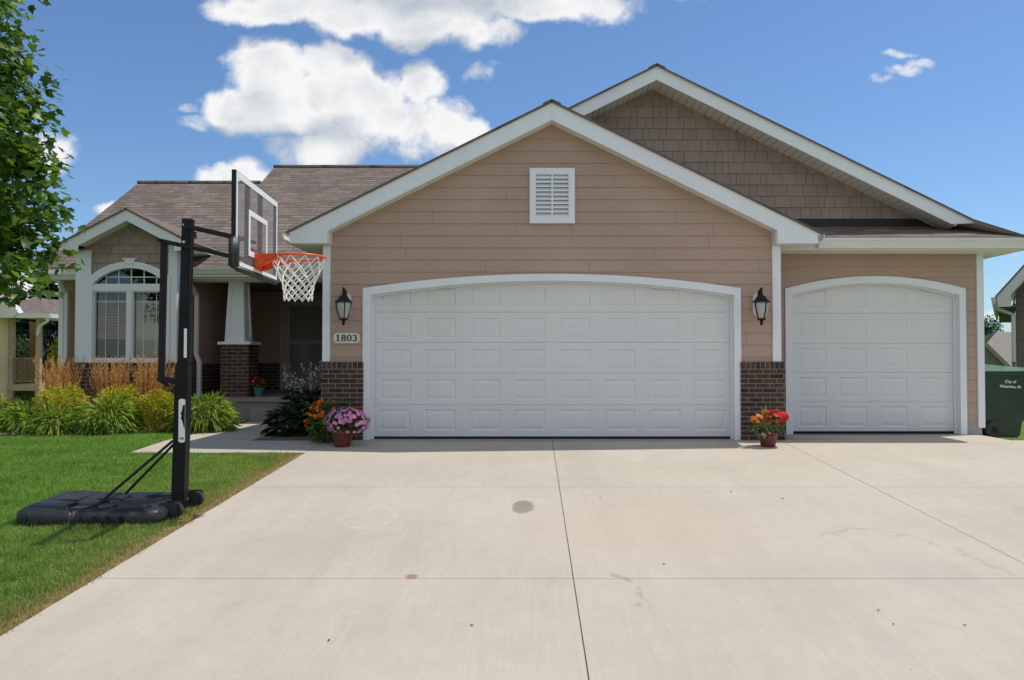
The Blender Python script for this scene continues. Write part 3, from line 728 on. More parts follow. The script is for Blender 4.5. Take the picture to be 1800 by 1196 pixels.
# ------------------------------------------------------------------ the house
YF, YW = 10.27, 10.5
house = thing('house', 'tan single storey house with white trim, two arched white garage doors and brown shingle roofs', 'house', (0, 14, 0))
H = house
apex = P(970, 181, YF); eL = P(509, 409, YF); eR = P(1438, 410, YF)
xa, za = apex.x, apex.z
sL = (za - eL.z) / (xa - eL.x); sR = (za - eR.z) / (eR.x - xa)
def front_line(px, py): p = P(px, py, YF); return (p.x, p.z)
zi = PZ(211, YF)                                      # inner apex of the rake board
xiL, xiR = PX(573.5, YF), PX(1368.5, YF)
ziL, ziR = zi - sL * (xa - xiL), zi - sR * (xiR - xa)
zb = PZ(428, YF)
TH = .035
mb = MB()
pts = [(eL.x, eL.z), (xa, za), (eR.x, eR.z), (eR.x - .0, zb), (xiR, zb), (xiR, ziR), (xa, zi), (xiL, ziL), (xiL, zb), (eL.x, zb)]
# two halves, mitred at the peak
mb.prism([(x, YF, z) for x, z in ((eL.x, eL.z), (xa - .001, za), (xa - .001, zi), (xiL, ziL))], (0, TH, 0))
mb.prism([(x, YF, z) for x, z in ((eL.x, eL.z), (xiL, ziL), (xiL, zb), (eL.x, zb))], (0, TH - .001, 0))
mb.prism([(x, YF, z) for x, z in ((eR.x, eR.z), (xa + .001, za), (xa + .001, zi), (xiR, ziR))], (0, TH, 0))
mb.prism([(x, YF, z) for x, z in ((eR.x, eR.z), (xiR, ziR), (xiR, zb), (eR.x, zb))], (0, TH - .001, 0))
mb.build('rake_board', M['trim'], H)
# soffits of the front gable
mb = MB()
k = .004
for sx, xi_, z_i in ((-1, xiL, ziL), (1, xiR, ziR)):
    mb.prism([(xa, YF + TH, zi - k + .012), (xi_, YF + TH, z_i - k + .012), (xi_, YF + TH, z_i + .03), (xa, YF + TH, zi + .03)], (0, YW - YF, 0))
    ex = eL.x if sx < 0 else eR.x
    x0, x1 = min(xi_, ex), max(xi_, ex)
    mb.box(x0 + .004, x1 - .004, YF + .004, YW + 4.0, zb + .004, zb + .02)
    mb.box(xi_ - .012, xi_ + .012, YF + TH, YW, zb + .006, z_i + .01)
# vented lines on the rake soffit
mb.build('soffit', M['soffit'], H)
mb = MB()
L2 = .0
def gable_roof(mb, xr, zr, ex0, ez0, ex1, ez1, y0, y1, up=.03):
    roof_plane(mb, (ex0, y1, ez0 + up), (ex0, y0, ez0 + up), (xr, y0, zr + up), (xr, y1, zr + up), .035)
    roof_plane(mb, (ex1, y0, ez1 + up), (ex1, y1, ez1 + up), (xr, y1, zr + up), (xr, y0, zr + up), .035)
gable_roof(mb, xa, za, eL.x - .05, eL.z - .05 * sL, eR.x + .05, eR.z - .05 * sR, YF - .025, 17.2)
mb.prism([(xa, YF - .03, za + .046), (xa + .12, YF - .03, za + .046 - .12 * sR), (xa + .12, YF - .03, za + .032 - .12 * sR), (xa, YF - .03, za + .028), (xa - .12, YF - .03, za + .032 - .12 * sL), (xa - .12, YF - .03, za + .046 - .12 * sL)], (0, 6.3, 0))
rf = mb.build('roof', [M['roof'], M['soffit']], H)

# big garage wall
gx0, gx1 = PX(652, YW), PX(1290, YW)
ox0, ox1 = PX(638, YW), PX(1302, YW)
oz_s, oz_t = PZ(507, YW), PZ(482, YW)
iz_s, iz_t = PZ(519, YW), PZ(494, YW)
zf = 0.0
wx0, wx1 = PX(567, YW), PX(1373, YW)
brick_top = PZ(636, YW)
mid_o = arch((ox0 + gx0) / 2, (ox1 + gx1) / 2, (oz_s + iz_s) / 2, (oz_t + iz_t) / 2, 24)
def under(x): return (zi - sL * (xa - x) if x < xa else zi - sR * (x - xa)) + .02
xs = sorted(set([wx0, wx1, xa] + [p[0] for p in mid_o]))
def low(x):
    if x < mid_o[0][0] - 1e-6 or x > mid_o[-1][0] + 1e-6: return None
    for a, b in zip(mid_o, mid_o[1:]):
        if a[0] - 1e-9 <= x <= b[0] + 1e-9: return a[1] + (b[1] - a[1]) * (x - a[0]) / (b[0] - a[0])
polys = []
for a, b in zip(xs, xs[1:]):
    m_ = (a + b) / 2
    if low(m_) is None: la = lb = brick_top - .03
    else: la, lb = low(a), low(b)
    polys.append([(a, la), (b, lb), (b, under(b)), (a, under(a))])
mb = MB(); CO = .1635; Z0S = PZ(499.5, YW)
siding(mb, (0, YW, 0), (1, 0, 0), (0, -1, 0), polys, Z0S, CO)
# side walls of the garage block (plain lap siding round the corner)
siding(mb, (wx0, 0, 0), (0, -1, 0), (-1, 0, 0), [[(-15.8, .05), (-YW, .05), (-YW, zb), (-15.8, zb)]], Z0S, CO)
siding(mb, (wx1, 0, 0), (0, 1, 0), (1, 0, 0), [[(YW, .05), (11.3, .05), (11.3, zb), (YW, zb)]], Z0S, CO)
# third bay
Y3 = 11.25
tx0, tx1 = PX(1392, Y3), PX(1686, Y3); tox0, tox1 = PX(1380, Y3), PX(1697, Y3)
toz_s, toz_t = PZ(508, Y3), PZ(486, Y3); tiz_s, tiz_t = PZ(519, Y3), PZ(498, Y3)
mid_o = arch((tox0 + tx0) / 2, (tox1 + tx1) / 2, (toz_s + tiz_s) / 2, (toz_t + tiz_t) / 2, 20)
hx1 = PX(1723, Y3)
z3top = PZ(441, Y3) + .06
xs = sorted(set([wx1, hx1] + [p[0] for p in mid_o])); polys = []
for a, b in zip(xs, xs[1:]):
    m_ = (a + b) / 2
    if low(m_) is None: la = lb = .19
    else: la, lb = low(a), low(b)
    polys.append([(a, la), (b, lb), (b, z3top), (a, z3top)])
siding(mb, (0, Y3, 0), (1, 0, 0), (0, -1, 0), polys, Z0S, CO)
siding(mb, (hx1 + .02, 0, 0), (0, 1, 0), (1, 0, 0), [[(Y3, .12), (20, .12), (20, z3top), (Y3, z3top)]], Z0S, CO)
for px, py in ((703, 425), (712, 445), (648, 468), (853, 470), (1150, 447), (1247, 425), (1036, 468), (1005, 405), (760, 385), (1190, 385), (890, 340), (1080, 320), (1255, 405), (905, 405), (1335, 470), (1312, 600)):
    k_ = math.floor((PZ(py, YW) - Z0S) / CO); za_ = Z0S + k_ * CO; x_ = PX(px, YW)
    mb.poly([(x_ - .0022, YW - .0128, za_), (x_ + .0022, YW - .0128, za_), (x_ + .0022, YW - .0012, za_ + CO), (x_ - .0022, YW - .0012, za_ + CO)], 1)
wall = mb.build('wall', [M['siding'], basic('board_gap', (.19, .13, .10), .9, .1)], H)
# closing walls behind, so the house is a closed box
mb = MB()
mb.box(wx0 + .02, wx1 - .02, 10.9, 10.95, 0, 2.9); mb.box(wx1 + .02, hx1 - .02, 11.62, 11.66, 0, 2.6)
mb.build('inner_wall', M['dark'], H)
mb = MB(); mb.box(-8.4, 6.4, 19.9, 20.0, -.6, 2.8)
mb.build('inner_wall', M['dark'], H)

# foundation
mb = MB()
mb.box(tox1 + .004, hx1 + .01, Y3 - .005, Y3 + .2, -.2, .19); mb.box(hx1 - .19, hx1 + .012, Y3 + .2, 20, -1.0, .12)
mb.build('foundation', M['foundation'], H)
mb = MB()
mb.box(-8.46, -6.0, 14.02, 14.1, -.1, .1)
mb.build('foundation', M['foundation'], H)

# corner boards
def board(mb, px0, px1, y, z0, z1, t=.022, back=.1): mb.box(PX(px0, y), PX(px1, y), y - t, y + back, z0, z1)
for args in ((567, 580, YW - .012, brick_top, zb + .002), (1358, 1373, YW - .012, brick_top, zb + .002), (1717.5, 1729.5, Y3 - .012, PZ(752, Y3), PZ(443, Y3) + .06)):
    mb = MB(); board(mb, *args, t=.022, back=.11); mb.build('corner_board', M['trim'], H, bevel=.004)

# brick piers beside the doors
for px0, px1 in ((565, 637.5), (1303, 1378.5)):
    mb = MB(); x0, x1 = PX(px0, YW - .05), PX(px1, YW - .05); yb = YW - .05
    bricks(mb, (0, yb, 0), (1, 0, 0), (0, -1, 0), x0, x1, -.02, brick_top, course=.0632, w=.19)
    bricks(mb, (x0, 0, 0), (0, -1, 0), (-1, 0, 0), -YW - .3, -yb, -.02, brick_top, course=.0632, w=.19)
    bricks(mb, (x1, 0, 0), (0, 1, 0), (1, 0, 0), yb, YW + .3, -.02, brick_top, course=.0632, w=.19)
    mb.poly([(x0, yb, brick_top), (x1, yb, brick_top), (x1, YW + .3, brick_top), (x0, YW + .3, brick_top)], 1)
    mb.build('brick_pier', [M['brick'], M['mortar']], H)

# garage doors with arched casings
def garage_door(y, ox0, ox1, oz_s, oz_t, ix0, ix1, iz_s, iz_t, cx0, cw, nc, seams, rows, pw0, pw1):
    yd = y + .13
    outer = [(ox0, -.0)] + arch(ox0, ox1, oz_s, oz_t) + [(ox1, -.0)]
    inner = [(ix0, -.0)] + arch(ix0, ix1, iz_s, iz_t) + [(ix1, -.0)]
    mb = MB(); mb.band(outer, inner, y - .030, y + .01, yd - .005)
    # a slim second reveal inside, the door stop
    sh = .022
    stop = [(ix0 + sh, 0)] + arch(ix0 + sh, ix1 - sh, iz_s - sh, iz_t - sh) + [(ix1 - sh, 0)]
    mb.band(inner, stop, yd - .030, yd - .006, yd - .004)
    mb.build('garage_door_casing', M['trim'], H)
    mb = MB()
    z_seams = [PZ(s, yd) for s in seams]
    z_seams[0] = .03
    for (za_, zb_), (rt, rb) in zip(zip(z_seams, z_seams[1:]), rows):
        for c in range(nc):
            x0 = PX(cx0 + c * cw, yd); x1 = PX(cx0 + (c + 1) * cw, yd); gap = .003
            q0, q1 = za_ + gap, zb_ - gap
            p0x, p1x = PX(cx0 + c * cw + pw0, yd), PX(cx0 + c * cw + pw1, yd); p0z, p1z = PZ(rb, yd), PZ(rt, yd)
            rings = [((x0, q0, x1, q1), 0), ((p0x, p0z, p1x, p1z), 0)]
            e = .014; rings.append(((p0x + e, p0z + e, p1x - e, p1z - e), .009))
            e = .026; rings.append(((p0x + e, p0z + e, p1x - e, p1z - e), .009))
            e = .060; rings.append(((p0x + e, p0z + e, p1x - e, p1z - e), .002))
            def rc(r, d): return [(r[0], yd + d, r[1]), (r[2], yd + d, r[1]), (r[2], yd + d, r[3]), (r[0], yd + d, r[3])]
            for (ra, da), (rb_, db) in zip(rings, rings[1:]):
                A, B = rc(ra, da), rc(rb_, db)
                for i in range(4): mb.poly([A[i], A[(i + 1) % 4], B[(i + 1) % 4], B[i]], 0)
            mb.poly(rc(*rings[-1]), 0)
        xl, xr = PX(cx0, yd), PX(cx0 + nc * cw, yd)
        mb.poly([(xl, yd, za_ + .003), (xr, yd, za_ + .003), (xr, yd + .02, za_ + .003), (xl, yd + .02, za_ + .003)], 0)
        mb.poly([(xl, yd, zb_ - .003), (xr, yd, zb_ - .003), (xr, yd + .02, zb_ - .003), (xl, yd + .02, zb_ - .003)], 0)
    for i in range(1, len(z_seams) - 1):
        mb.poly([(xl, yd + .010, z_seams[i] - .006), (xr, yd + .010, z_seams[i] - .006), (xr, yd + .010, z_seams[i] + .006), (xl, yd + .010, z_seams[i] + .006)], 0)
    d = mb.build('garage_door', [M['door_paint'], M['seam']], H)
    mb = MB(); mb.box(PX(cx0, yd), PX(cx0 + nc * cw, yd), yd - .004, yd + .03, .002, .028); mb.build('bottom_seal', M['black_metal'], d)
garage_door(YW, ox0, ox1, oz_s, oz_t, gx0, gx1, iz_s, iz_t, 654.6, 79.0, 8, (772, 711.7, 656, 602, 549, 488), ((720, 757), (667, 703), (614, 650), (559.5, 596), (504, 537)), 12.4, 67.4)
garage_door(Y3, tox0, tox1, toz_s, toz_t, tx0, tx1, tiz_s, tiz_t, 1392, 71.2, 4, (764, 706.5, 655, 604, 551, 492), ((714.5, 750.5), (663.5, 698.5), (612, 647), (561, 595), (507, 540)), 10.5, 60.5)

# gable vent with louvres
vx0, vx1, vz0, vz1 = PX(931, YW), PX(1010.5, YW), PZ(393.5, YW), PZ(297, YW)
mb = MB(); fw = .085
mb.box(vx0, vx1, YW - .05, YW + .03, vz1 - fw, vz1); mb.box(vx0, vx1, YW - .05, YW + .03, vz0, vz0 + fw)
mb.box(vx0, vx0 + fw, YW - .049, YW + .03, vz0 + fw, vz1 - fw); mb.box(vx1 - fw, vx1, YW - .049, YW + .03, vz0 + fw, vz1 - fw)
vent = mb.build('gable_vent', M['trim'], H)
mb = MB(); n = 10; hgt = (vz1 - vz0 - 2 * fw) / n
for i in range(n):
    z = vz0 + fw + i * hgt
    mb.prism([(vx0 + fw, YW - .040, z), (vx0 + fw, YW - .036, z + hgt * .30), (vx0 + fw, YW - .002, z + hgt * 1.0), (vx0 + fw, YW + .0, z + hgt * .62)], (vx1 - vx0 - 2 * fw, 0, 0))
mb.build('louvre', M['trim'], vent)
mb = MB(); c_ = (vx0 + vx1) / 2; mb.box(c_ - .012, c_ + .012, YW - .044, YW - .01, vz0 + fw, vz1 - fw); mb.build('divider', M['trim'], vent)

# house number
nx, nz = PX(609, YW - .03), PZ(594.5, YW - .03); hw, hh = .177, .072
mb = MB(); ring = [(nx + sx * (hw - .05) + .05 * math.cos(t) * 1.0, nz + sz * (hh - .05) + .05 * math.sin(t)) for sx, sz, t0 in ((1, 1, 0), (-1, 1, 90), (-1, -1, 180), (1, -1, 270)) for t in [R(t0 + q * 15) for q in range(7)]]
mb.prism([(x, YW - .034, z) for x, z in ring], (0, .02, 0)); plq = mb.build('house_number_plaque', M['plaque'], H, bevel=.003)
def digits():
    mb = MB(); y0, y1 = YW - .0385, YW - .034; h = .088; w = .056; t0 = .017
    def stroke(pts, ws):
        L = []; Rr = []
        for i, p in enumerate(pts):
            a = pts[max(i - 1, 0)]; b = pts[min(i + 1, len(pts) - 1)]; dx, dz = b[0] - a[0], b[1] - a[1]; l = math.hypot(dx, dz) or 1
            L.append((p[0] - dz / l * ws[i] / 2, p[1] + dx / l * ws[i] / 2)); Rr.append((p[0] + dz / l * ws[i] / 2, p[1] - dx / l * ws[i] / 2))
        mb.band(L, Rr, y0, y1)
    def oval(cx, cz, rx, rz, a0=0, a1=360, thin=.007, thick=.017, n=28):
        pts = []; ws = []
        for i in range(n + 1):
            t = R(a0 + (a1 - a0) * i / n); pts.append((cx + rx * math.cos(t), cz + rz * math.sin(t))); ws.append(thin + (thick - thin) * abs(math.cos(t)))
        stroke(pts, ws)
    b = nz - h / 2; cx = [nx - .112, nx - .038, nx + .038, nx + .112]
    stroke([(cx[0], b), (cx[0], b + h)], [t0, t0]); stroke([(cx[0] - .022, b + .004), (cx[0] + .022, b + .004)], [.008, .008]); stroke([(cx[0] - .022, b + h - .018), (cx[0] - .004, b + h - .004)], [.008, .008])
    oval(cx[1], b + h * .74, .019, h * .22); oval(cx[1], b + h * .27, .024, h * .24)
    oval(cx[2], b + h * .5, .024, h * .47)
    oval(cx[3] - .002, b + h * .74, .020, h * .22, 160, -90); oval(cx[3] - .002, b + h * .27, .024, h * .25, 90, -160)
    mb.build('digit', M['black_metal'], plq)
digits()

# wall lanterns
def lantern(px, back_px):
    yb = YW - .012; bx, bz = PX(back_px, yb), PZ(536, yb)
    mb = MB(); o_ = []
    hw, hh, c = .058, .152, .04
    o_ = [(bx - hw + c, bz - hh), (bx + hw - c, bz - hh), (bx + hw, bz - hh + c), (bx + hw, bz + hh - c), (bx + hw - c, bz + hh), (bx - hw + c, bz + hh), (bx - hw, bz + hh - c), (bx - hw, bz - hh + c)]
    mb.prism([(x, yb - .032, z) for x, z in o_], (0, .03, 0)); root = mb.build('wall_lantern', M['lantern_back'], H, bevel=.004)
    lx, ly = bx, YW - .22; zt = PZ(531, ly)
    mb = MB()
    mb.prism([(bx + .042 * math.cos(t), yb - .048, bz + .015 + .085 * math.sin(t)) for t in np.linspace(0, 2 * math.pi, 17)[:-1]], (0, .016, 0))
    mb.tube([(bx, yb - .045, bz + .02), (bx, yb - .07, bz + .09), (bx, ly + .08, zt + .155), (lx, ly + .02, zt + .165), (lx, ly, zt + .12), (lx, ly, zt + .05)], [.020, .020, .018, .018, .018, .02], 10)
    mb.tube([(bx, yb - .045, bz - .02), (bx, ly + .06, zt + .02), (lx, ly, zt + .06)], [.014, .012, .012], 8)
    c = (lx, ly, zt)
    mb.lathe(c, [(.112, -.005), (.118, .004), (.098, .018), (.070, .045), (.05, .075), (.03, .085), (.018, .10), (.012, .12)], 8, phase=math.pi / 8)
    mb.lathe((lx, ly, zt + .17), [(.008, -.03), (.018, -.015), (.02, 0), (.012, .015), (.003, .024)], 10)
    zl = -.225
    for q in range(8):
        t = 2 * math.pi * (q + .5) / 8
        if q % 2 == 0: mb.tube([(lx + .100 * math.cos(t), ly + .100 * math.sin(t), zt), (lx + .086 * math.cos(t), ly + .086 * math.sin(t), zt - .11), (lx + .052 * math.cos(t), ly + .052 * math.sin(t), zt + zl)], .0075, 6)
    mb.lathe((lx, ly, zt + zl), [(.056, .006), (.062, -.004), (.048, -.014), (.022, -.022), (.016, -.045), (.024, -.06), (.010, -.078), (.003, -.092)], 12)
    mb.build('lantern_frame', M['black_metal'], root)
    mb = MB(); mb.lathe(c, [(.094, -.004), (.090, -.05), (.080, -.11), (.064, -.17), (.048, zl)], 16); mb.build('lantern_glass', M['frost'], root, smooth=True)
lantern(603, 610); lantern(1337, 1331)

# third bay eave: pent roof, gutter, fascia, soffit
YE = 10.75; zE = PZ(417, YE); XE = PX(1807, YE)
YG, YGW = 11.08, 11.55
xR, zR = PX(1156, YG), PZ(118, YG)
sRR = (zR - zE) / (XE - xR)
zp = PZ(397, 11.5)
mb = MB()
hx = XE - (zp - zE) / sRR
roof_plane(mb, (3.2, YE, zE), (XE, YE, zE), (hx, 11.56, zp), (3.2, 11.56, zp), .03)
# right slope of the main right-hand roof, its front corner cut by the hip
p_e = Vector((XE, YE, zE)); pts_ = [(XE, YE, zE), (XE, 20.5, zE), (xR, 20.5, zR), (xR, YG - .03, zR), (hx + .02, YG - .03, zR - sRR * (hx + .02 - xR))]
def roof_poly(mb, pts, e0, e1, th=.03):
    e0, e1 = Vector(e0), Vector(e1); pts = [Vector(p) for p in pts]; ux = (e1 - e0).normalized()
    n = (pts[1] - pts[0]).cross(pts[2] - pts[0]).normalized(); n = n if n.z > 0 else -n
    vy = n.cross(ux); vy = vy if vy.z > 0 else -vy
    uv = [((p - e0).dot(ux), (p - e0).dot(vy)) for p in pts]; bot = [p - n * th for p in pts]
    mb.poly(pts, 0, uv); mb.poly(bot, 1); m = len(pts)
    for i in range(m): mb.poly([pts[i], pts[(i + 1) % m], bot[(i + 1) % m], bot[i]], 0, [(.05, .05), (.15, .05), (.15, .08), (.05, .08)])
up = .03
roof_poly(mb, [(x, y, z + up) for x, y, z in pts_[1:]] + [(XE - .002, YE + .02, zE + up)], (XE, 20.5, zE), (XE, YE, zE))
xLl = xR - 3.6
roof_poly(mb, [(xR, YG - .03, zR + up), (xR, 20.5, zR + up), (xLl, 20.5, zR - sRR * 3.6 + up), (xLl, YG - .03, zR - sRR * 3.6 + up)], (xLl, 20.5, 0), (xLl, YG, 0))
# ridge and hip caps
mb.prism([(xR, YG - .036, zR + up + .016), (xR + .12, YG - .036, zR + up + .014 - .12 * sRR), (xR + .12, YG - .036, zR + up - .12 * sRR), (xR, YG - .036, zR + up), (xR - .12, YG - .036, zR + up - .12 * sRR), (xR - .12, YG - .036, zR + up + .014 - .12 * sRR)], (0, 9.3, 0))
mb.tube([(XE, YE, zE + .01), (hx, 11.5, zp + .012)], .022, 6, 0)
mb.build('roof', [M['roof'], M['soffit']], H)
mb = MB(); d = .225 / math.cos(math.atan(sRR))
zin = PZ(140.5, YG)
xe2 = PX(1718, YG); ze2 = zR - sRR * (xe2 - xR)
dz = zR - zin
mb.prism([(xR, YG, zR), (xR, YG, zin), (xLl, YG, zin - sRR * 3.6), (xLl, YG, zR - sRR * 3.6)], (0, .035, 0))
xe3 = xe2 - dz / sRR * .92
mb.prism([(xR + .001, YG, zR), (xe2, YG, ze2), (xe3, YG, zin - sRR * (xe3 - xR)), (xR + .001, YG, zin)], (0, .035, 0))
mb.build('rake_board', M['trim'], H)
# ribbed rake soffit of the upper gable
mb = MB()
for sg, xe_ in ((1, xe3 + .1), (-1, xLl)):
    nrib = 44 if sg > 0 else 40; L = abs(xe_ - xR)
    for i in range(nrib):
        xa_ = xR + sg * L * i / nrib; xb_ = xR + sg * L * (i + .86) / nrib
        z1_, z2_ = zin - sRR * abs(xa_ - xR) + .02, zin - sRR * abs(xb_ - xR) + .02
        mb.prism([(xa_, YG + .035, z1_), (xb_, YG + .035, z2_), (xb_, YG + .035, z2_ + .012), (xa_, YG + .035, z1_ + .012)], (0, YGW - YG - .03, 0))
    mb.prism([(xR, YG + .035, zin + .034), (xe_, YG + .035, zin - sRR * L + .034), (xe_, YG + .035, zin - sRR * L + .045), (xR, YG + .035, zin + .045)], (0, YGW - YG, 0))
mb.build('soffit', M['soffit'], H)
# shingled upper gable wall
zbase = PZ(385, YGW)
xr_lim = xR + (zin + .03 - zbase) / sRR
region = [(xLl + .2, zbase), (xr_lim, zbase), (xR, zin + .03), (xLl + .2, zin + .03 - sRR * (3.4))]
mb = MB(); shakes(mb, (0, YGW, 0), (1, 0, 0), (0, -1, 0), region, row=.168, z0=zbase)
g = mb.build('gable_wall', M['shake'], H)
mb = MB(); mb.prism([(x, YGW + .002, z) for x, z in region], (0, .05, 0)); mb.build('gable_backing', M['dark'], g)
mb = MB(); mb.box(3.3, hx + .12, YGW - .018, YGW + .05, zp - .12, zbase - .002); mb.build('wall_foot_shade', M['shade_strip'], H)  # dark strip added as the painted shadow along the gable wall's foot
# gutter and soffit
def gutter(x0, x1, yf, zt, h=.13, dep=.12, parent=None):
    """K-style front, open top, running along x"""
    mb = MB(); prof = [(0, 0), (0, -.025), (.012, -.035), (.045, -.085), (.05, -h), (dep, -h), (dep, 0), (dep - .006, 0), (dep - .006, -h + .006), (.056, -h + .006), (.012, -.03), (.012, 0)]
    mb.prism([(x0, yf + a, zt + b) for a, b in prof], (x1 - x0, 0, 0))
    mb.box(x0 - .004, x0, yf, yf + dep, zt - h, zt); mb.box(x1, x1 + .004, yf, yf + dep, zt - h, zt)
    return mb.build('gutter', M['gutter'], H)
gutter(PX(1437, YE), XE + .03, YE - .10, PZ(418, YE - .1), .135)
mb = MB(); zs = zE - .17
mb.box(3.4, XE + .02, YE + .03, Y3 + .05, zs, zs + .015); mb.box(3.4, XE + .02, YE + .018, YE + .03, zs - .004, zE - .01)
mb.box(hx1 - .02, XE + .02, Y3 + .051, 20.4, zs, zs + .015); mb.box(XE + .004, XE + .022, YE + .03, 20.4, zs - .004, zE - .01)
mb.build('soffit', M['soffit'], H)
# side gutter ends of the front gable
mb = MB()
for s_, ex in ((-1, eL.x), (1, eR.x)):
    x0 = ex + s_ * .006; prof = [(0, 0), (0, -.11), (.07, -.11), (.085, -.07), (.105, -.03), (.105, 0), (.098, 0), (.098, -.028), (.066, -.104), (.006, -.104), (.006, 0)]
    yend = 13.3 if s_ < 0 else 11.0
    mb = MB(); mb.prism([(x0 + s_ * a, YF + .06, zb + .135 + b) for a, b in prof], (0, yend - YF, 0)); mb.build('gutter', M['gutter'], H)

# ---- left wing: main roof, bay, porch
YM = 14.0; YP = 13.5; zM = PZ(471, YP)
XL, XS = -8.68, -5.99
R1, R2 = 17.1, 18.0
sM = (PZ(322, R1) - zM) / (R1 - YP)
zr1 = zM + sM * (R1 - YP); zr2 = zM + sM * (R2 - YP)
mb = MB()
roof_plane(mb, (XL, YP, zM), (XS, YP, zM), (XS, R1, zr1), (XL, R1, zr1), .04)
roof_plane(mb, (XS, YP, zM), (2.2, YP, zM), (2.2, R2, zr2), (XS, R2, zr2), .04)
roof_plane(mb, (XS, 2 * R1 - YP, zM), (XL, 2 * R1 - YP, zM), (XL, R1, zr1), (XS, R1, zr1), .04)
roof_plane(mb, (2.2, 2 * R2 - YP, zM), (XS, 2 * R2 - YP, zM), (XS, R2, zr2), (2.2, R2, zr2), .04)
mb.tube([(XL - .01, R1, zr1 + .004), (XS, R1, zr1 + .004)], .05, 6, 0); mb.tube([(XS - .01, R2, zr2 + .004), (2.1, R2, zr2 + .004)], .05, 6, 0)
mb.build('roof', [M['roof'], M['soffit']], H)
mb = MB()
mb.prism([(XL + .01, YP + .03, zM - .03), (XL + .01, R1, zr1 - .04), (XL + .01, R1, zr1 - .2), (XL + .01, YP + .03, zM - .19)], (.025, 0, 0))
mb.build('rake_board', M['trim'], H)
mb = MB()
mb.prism([(XS + .02, R1 - .2, zr1 - .18), (XS + .02, R2, zr2 - .06), (XS + .02, R2, zr2 - .2), (XS + .02, R1 - .2, zr1 - .3)], (.02, 0, 0))
mb.build('rake_board', M['trim'], H)
mb = MB()
mb.prism([(-8.45, YM, 0), (-8.45, 2 * R1 - YM, -.6), (-8.45, 2 * R1 - YM, zM), (-8.45, R1, zr1 - .1), (-8.45, YM, zM + .25)], (.05, 0, 0))
mb.prism([(XS + .03, R1 - .3, zr1 - .3), (XS + .03, R2, zr2 - .1), (XS + .03, R2 + 1, zr2 - .8), (XS + .03, R1 - .3, zr1 - .8)], (.05, 0, 0))
mb.build('gable_wall', M['siding'], H)

# bay
YB, YBF = 13.3, 13.05
bx0, bx1 = PX(135, YB), PX(309.5, YB)
bap = P(222, 369, YBF); bzi = PZ(388, YBF); bl = P(108, 428, YBF); br_x = 2 * bap.x - bl.x; sB = (bap.z - bl.z) / (bap.x - bl.x)
bzb = PZ(442, YBF)
# front walls of the wing
wy = PZ(640, 13.95)
mb = MB(); siding(mb, (0, YM, 0), (1, 0, 0), (0, -1, 0), [[(-8.45, wy), (bx0 + .05, wy), (bx0 + .05, zM), (-8.45, zM)]], wy, .163); mb.build('wall', M['siding'], H)
mb = MB(); siding(mb, (bx0, 0, 0), (0, -1, 0), (-1, 0, 0), [[(-15.2, wy), (-YB - .1, wy), (-YB - .1, bzb), (-15.2, bzb + .2)]], wy, .163); mb.build('wall', M['siding'], H)
mb = MB(); siding(mb, (bx1, 0, 0), (0, 1, 0), (1, 0, 0), [[(YB + .1, wy), (15.2, wy), (15.2, bzb + .2), (YB + .1, bzb + .02)]], wy, .163); mb.build('wall', M['siding'], H)
XRW = -6.05; YD = 16.7; zc = PZ(494, YM) + .12
mb = MB(); siding(mb, (XRW + .02, 0, 0), (0, 1, 0), (1, 0, 0), [[(YM - .05, wy), (YD, wy), (YD, zc), (YM - .05, zc)]], wy, .163); mb.build('wall', M['siding'], H)
dx0, dx1 = PX(493, YD), PX(493, YD) + 1.12
mb = MB(); siding(mb, (0, YD, 0), (1, 0, 0), (0, -1, 0), [[(XRW, wy), (dx0 + .02, wy), (dx0 + .02, zc), (XRW, zc)], [(dx1 - .02, .3), (wx0, .3), (wx0, zc), (dx1 - .02, zc)], [(dx0 + .02, PZ(522, YD)), (dx1 - .02, PZ(522, YD)), (dx1 - .02, zc), (dx0 + .02, zc)]], wy, .163); mb.build('wall', M['siding'], H)

mb = MB(); bricks(mb, (0, YM - .04, 0), (1, 0, 0), (0, -1, 0), -8.47, bx0, -.05, wy); mb.build('brick_wainscot', [M['brick'], M['mortar']], H)
mb = MB(); bricks(mb, (0, YB - .05, 0), (1, 0, 0), (0, -1, 0), bx0 - .02, bx1 + .02, -.05, PZ(638, YB)); mb.build('brick_wainscot', [M['brick'], M['mortar']], H)
mb = MB(); bricks(mb, (bx1 + .02, 0, 0), (0, 1, 0), (1, 0, 0), YB - .05, YM, -.05, PZ(638, YB)); mb.build('brick_wainscot', [M['brick'], M['mortar']], H)
mb = MB(); bricks(mb, (bx0 - .02, 0, 0), (0, -1, 0), (-1, 0, 0), -YM, -YB + .05, -.05, PZ(638, YB)); mb.build('brick_wainscot', [M['brick'], M['mortar']], H)
mb = MB(); bricks(mb, (XRW + .06, 0, 0), (0, 1, 0), (1, 0, 0), YM - .09, YD, -.05, wy); mb.build('brick_wainscot', [M['brick'], M['mortar']], H)
mb = MB(); bricks(mb, (0, YM - .09, 0), (1, 0, 0), (0, -1, 0), bx1 + .03, XRW + .06, -.05, wy); mb.build('brick_wainscot', [M['brick'], M['mortar']], H)
mb = MB(); bricks(mb, (0, YD - .05, 0), (1, 0, 0), (0, -1, 0), XRW, dx0 - .005, .3, wy); mb.build('brick_wainscot', [M['brick'], M['mortar']], H)
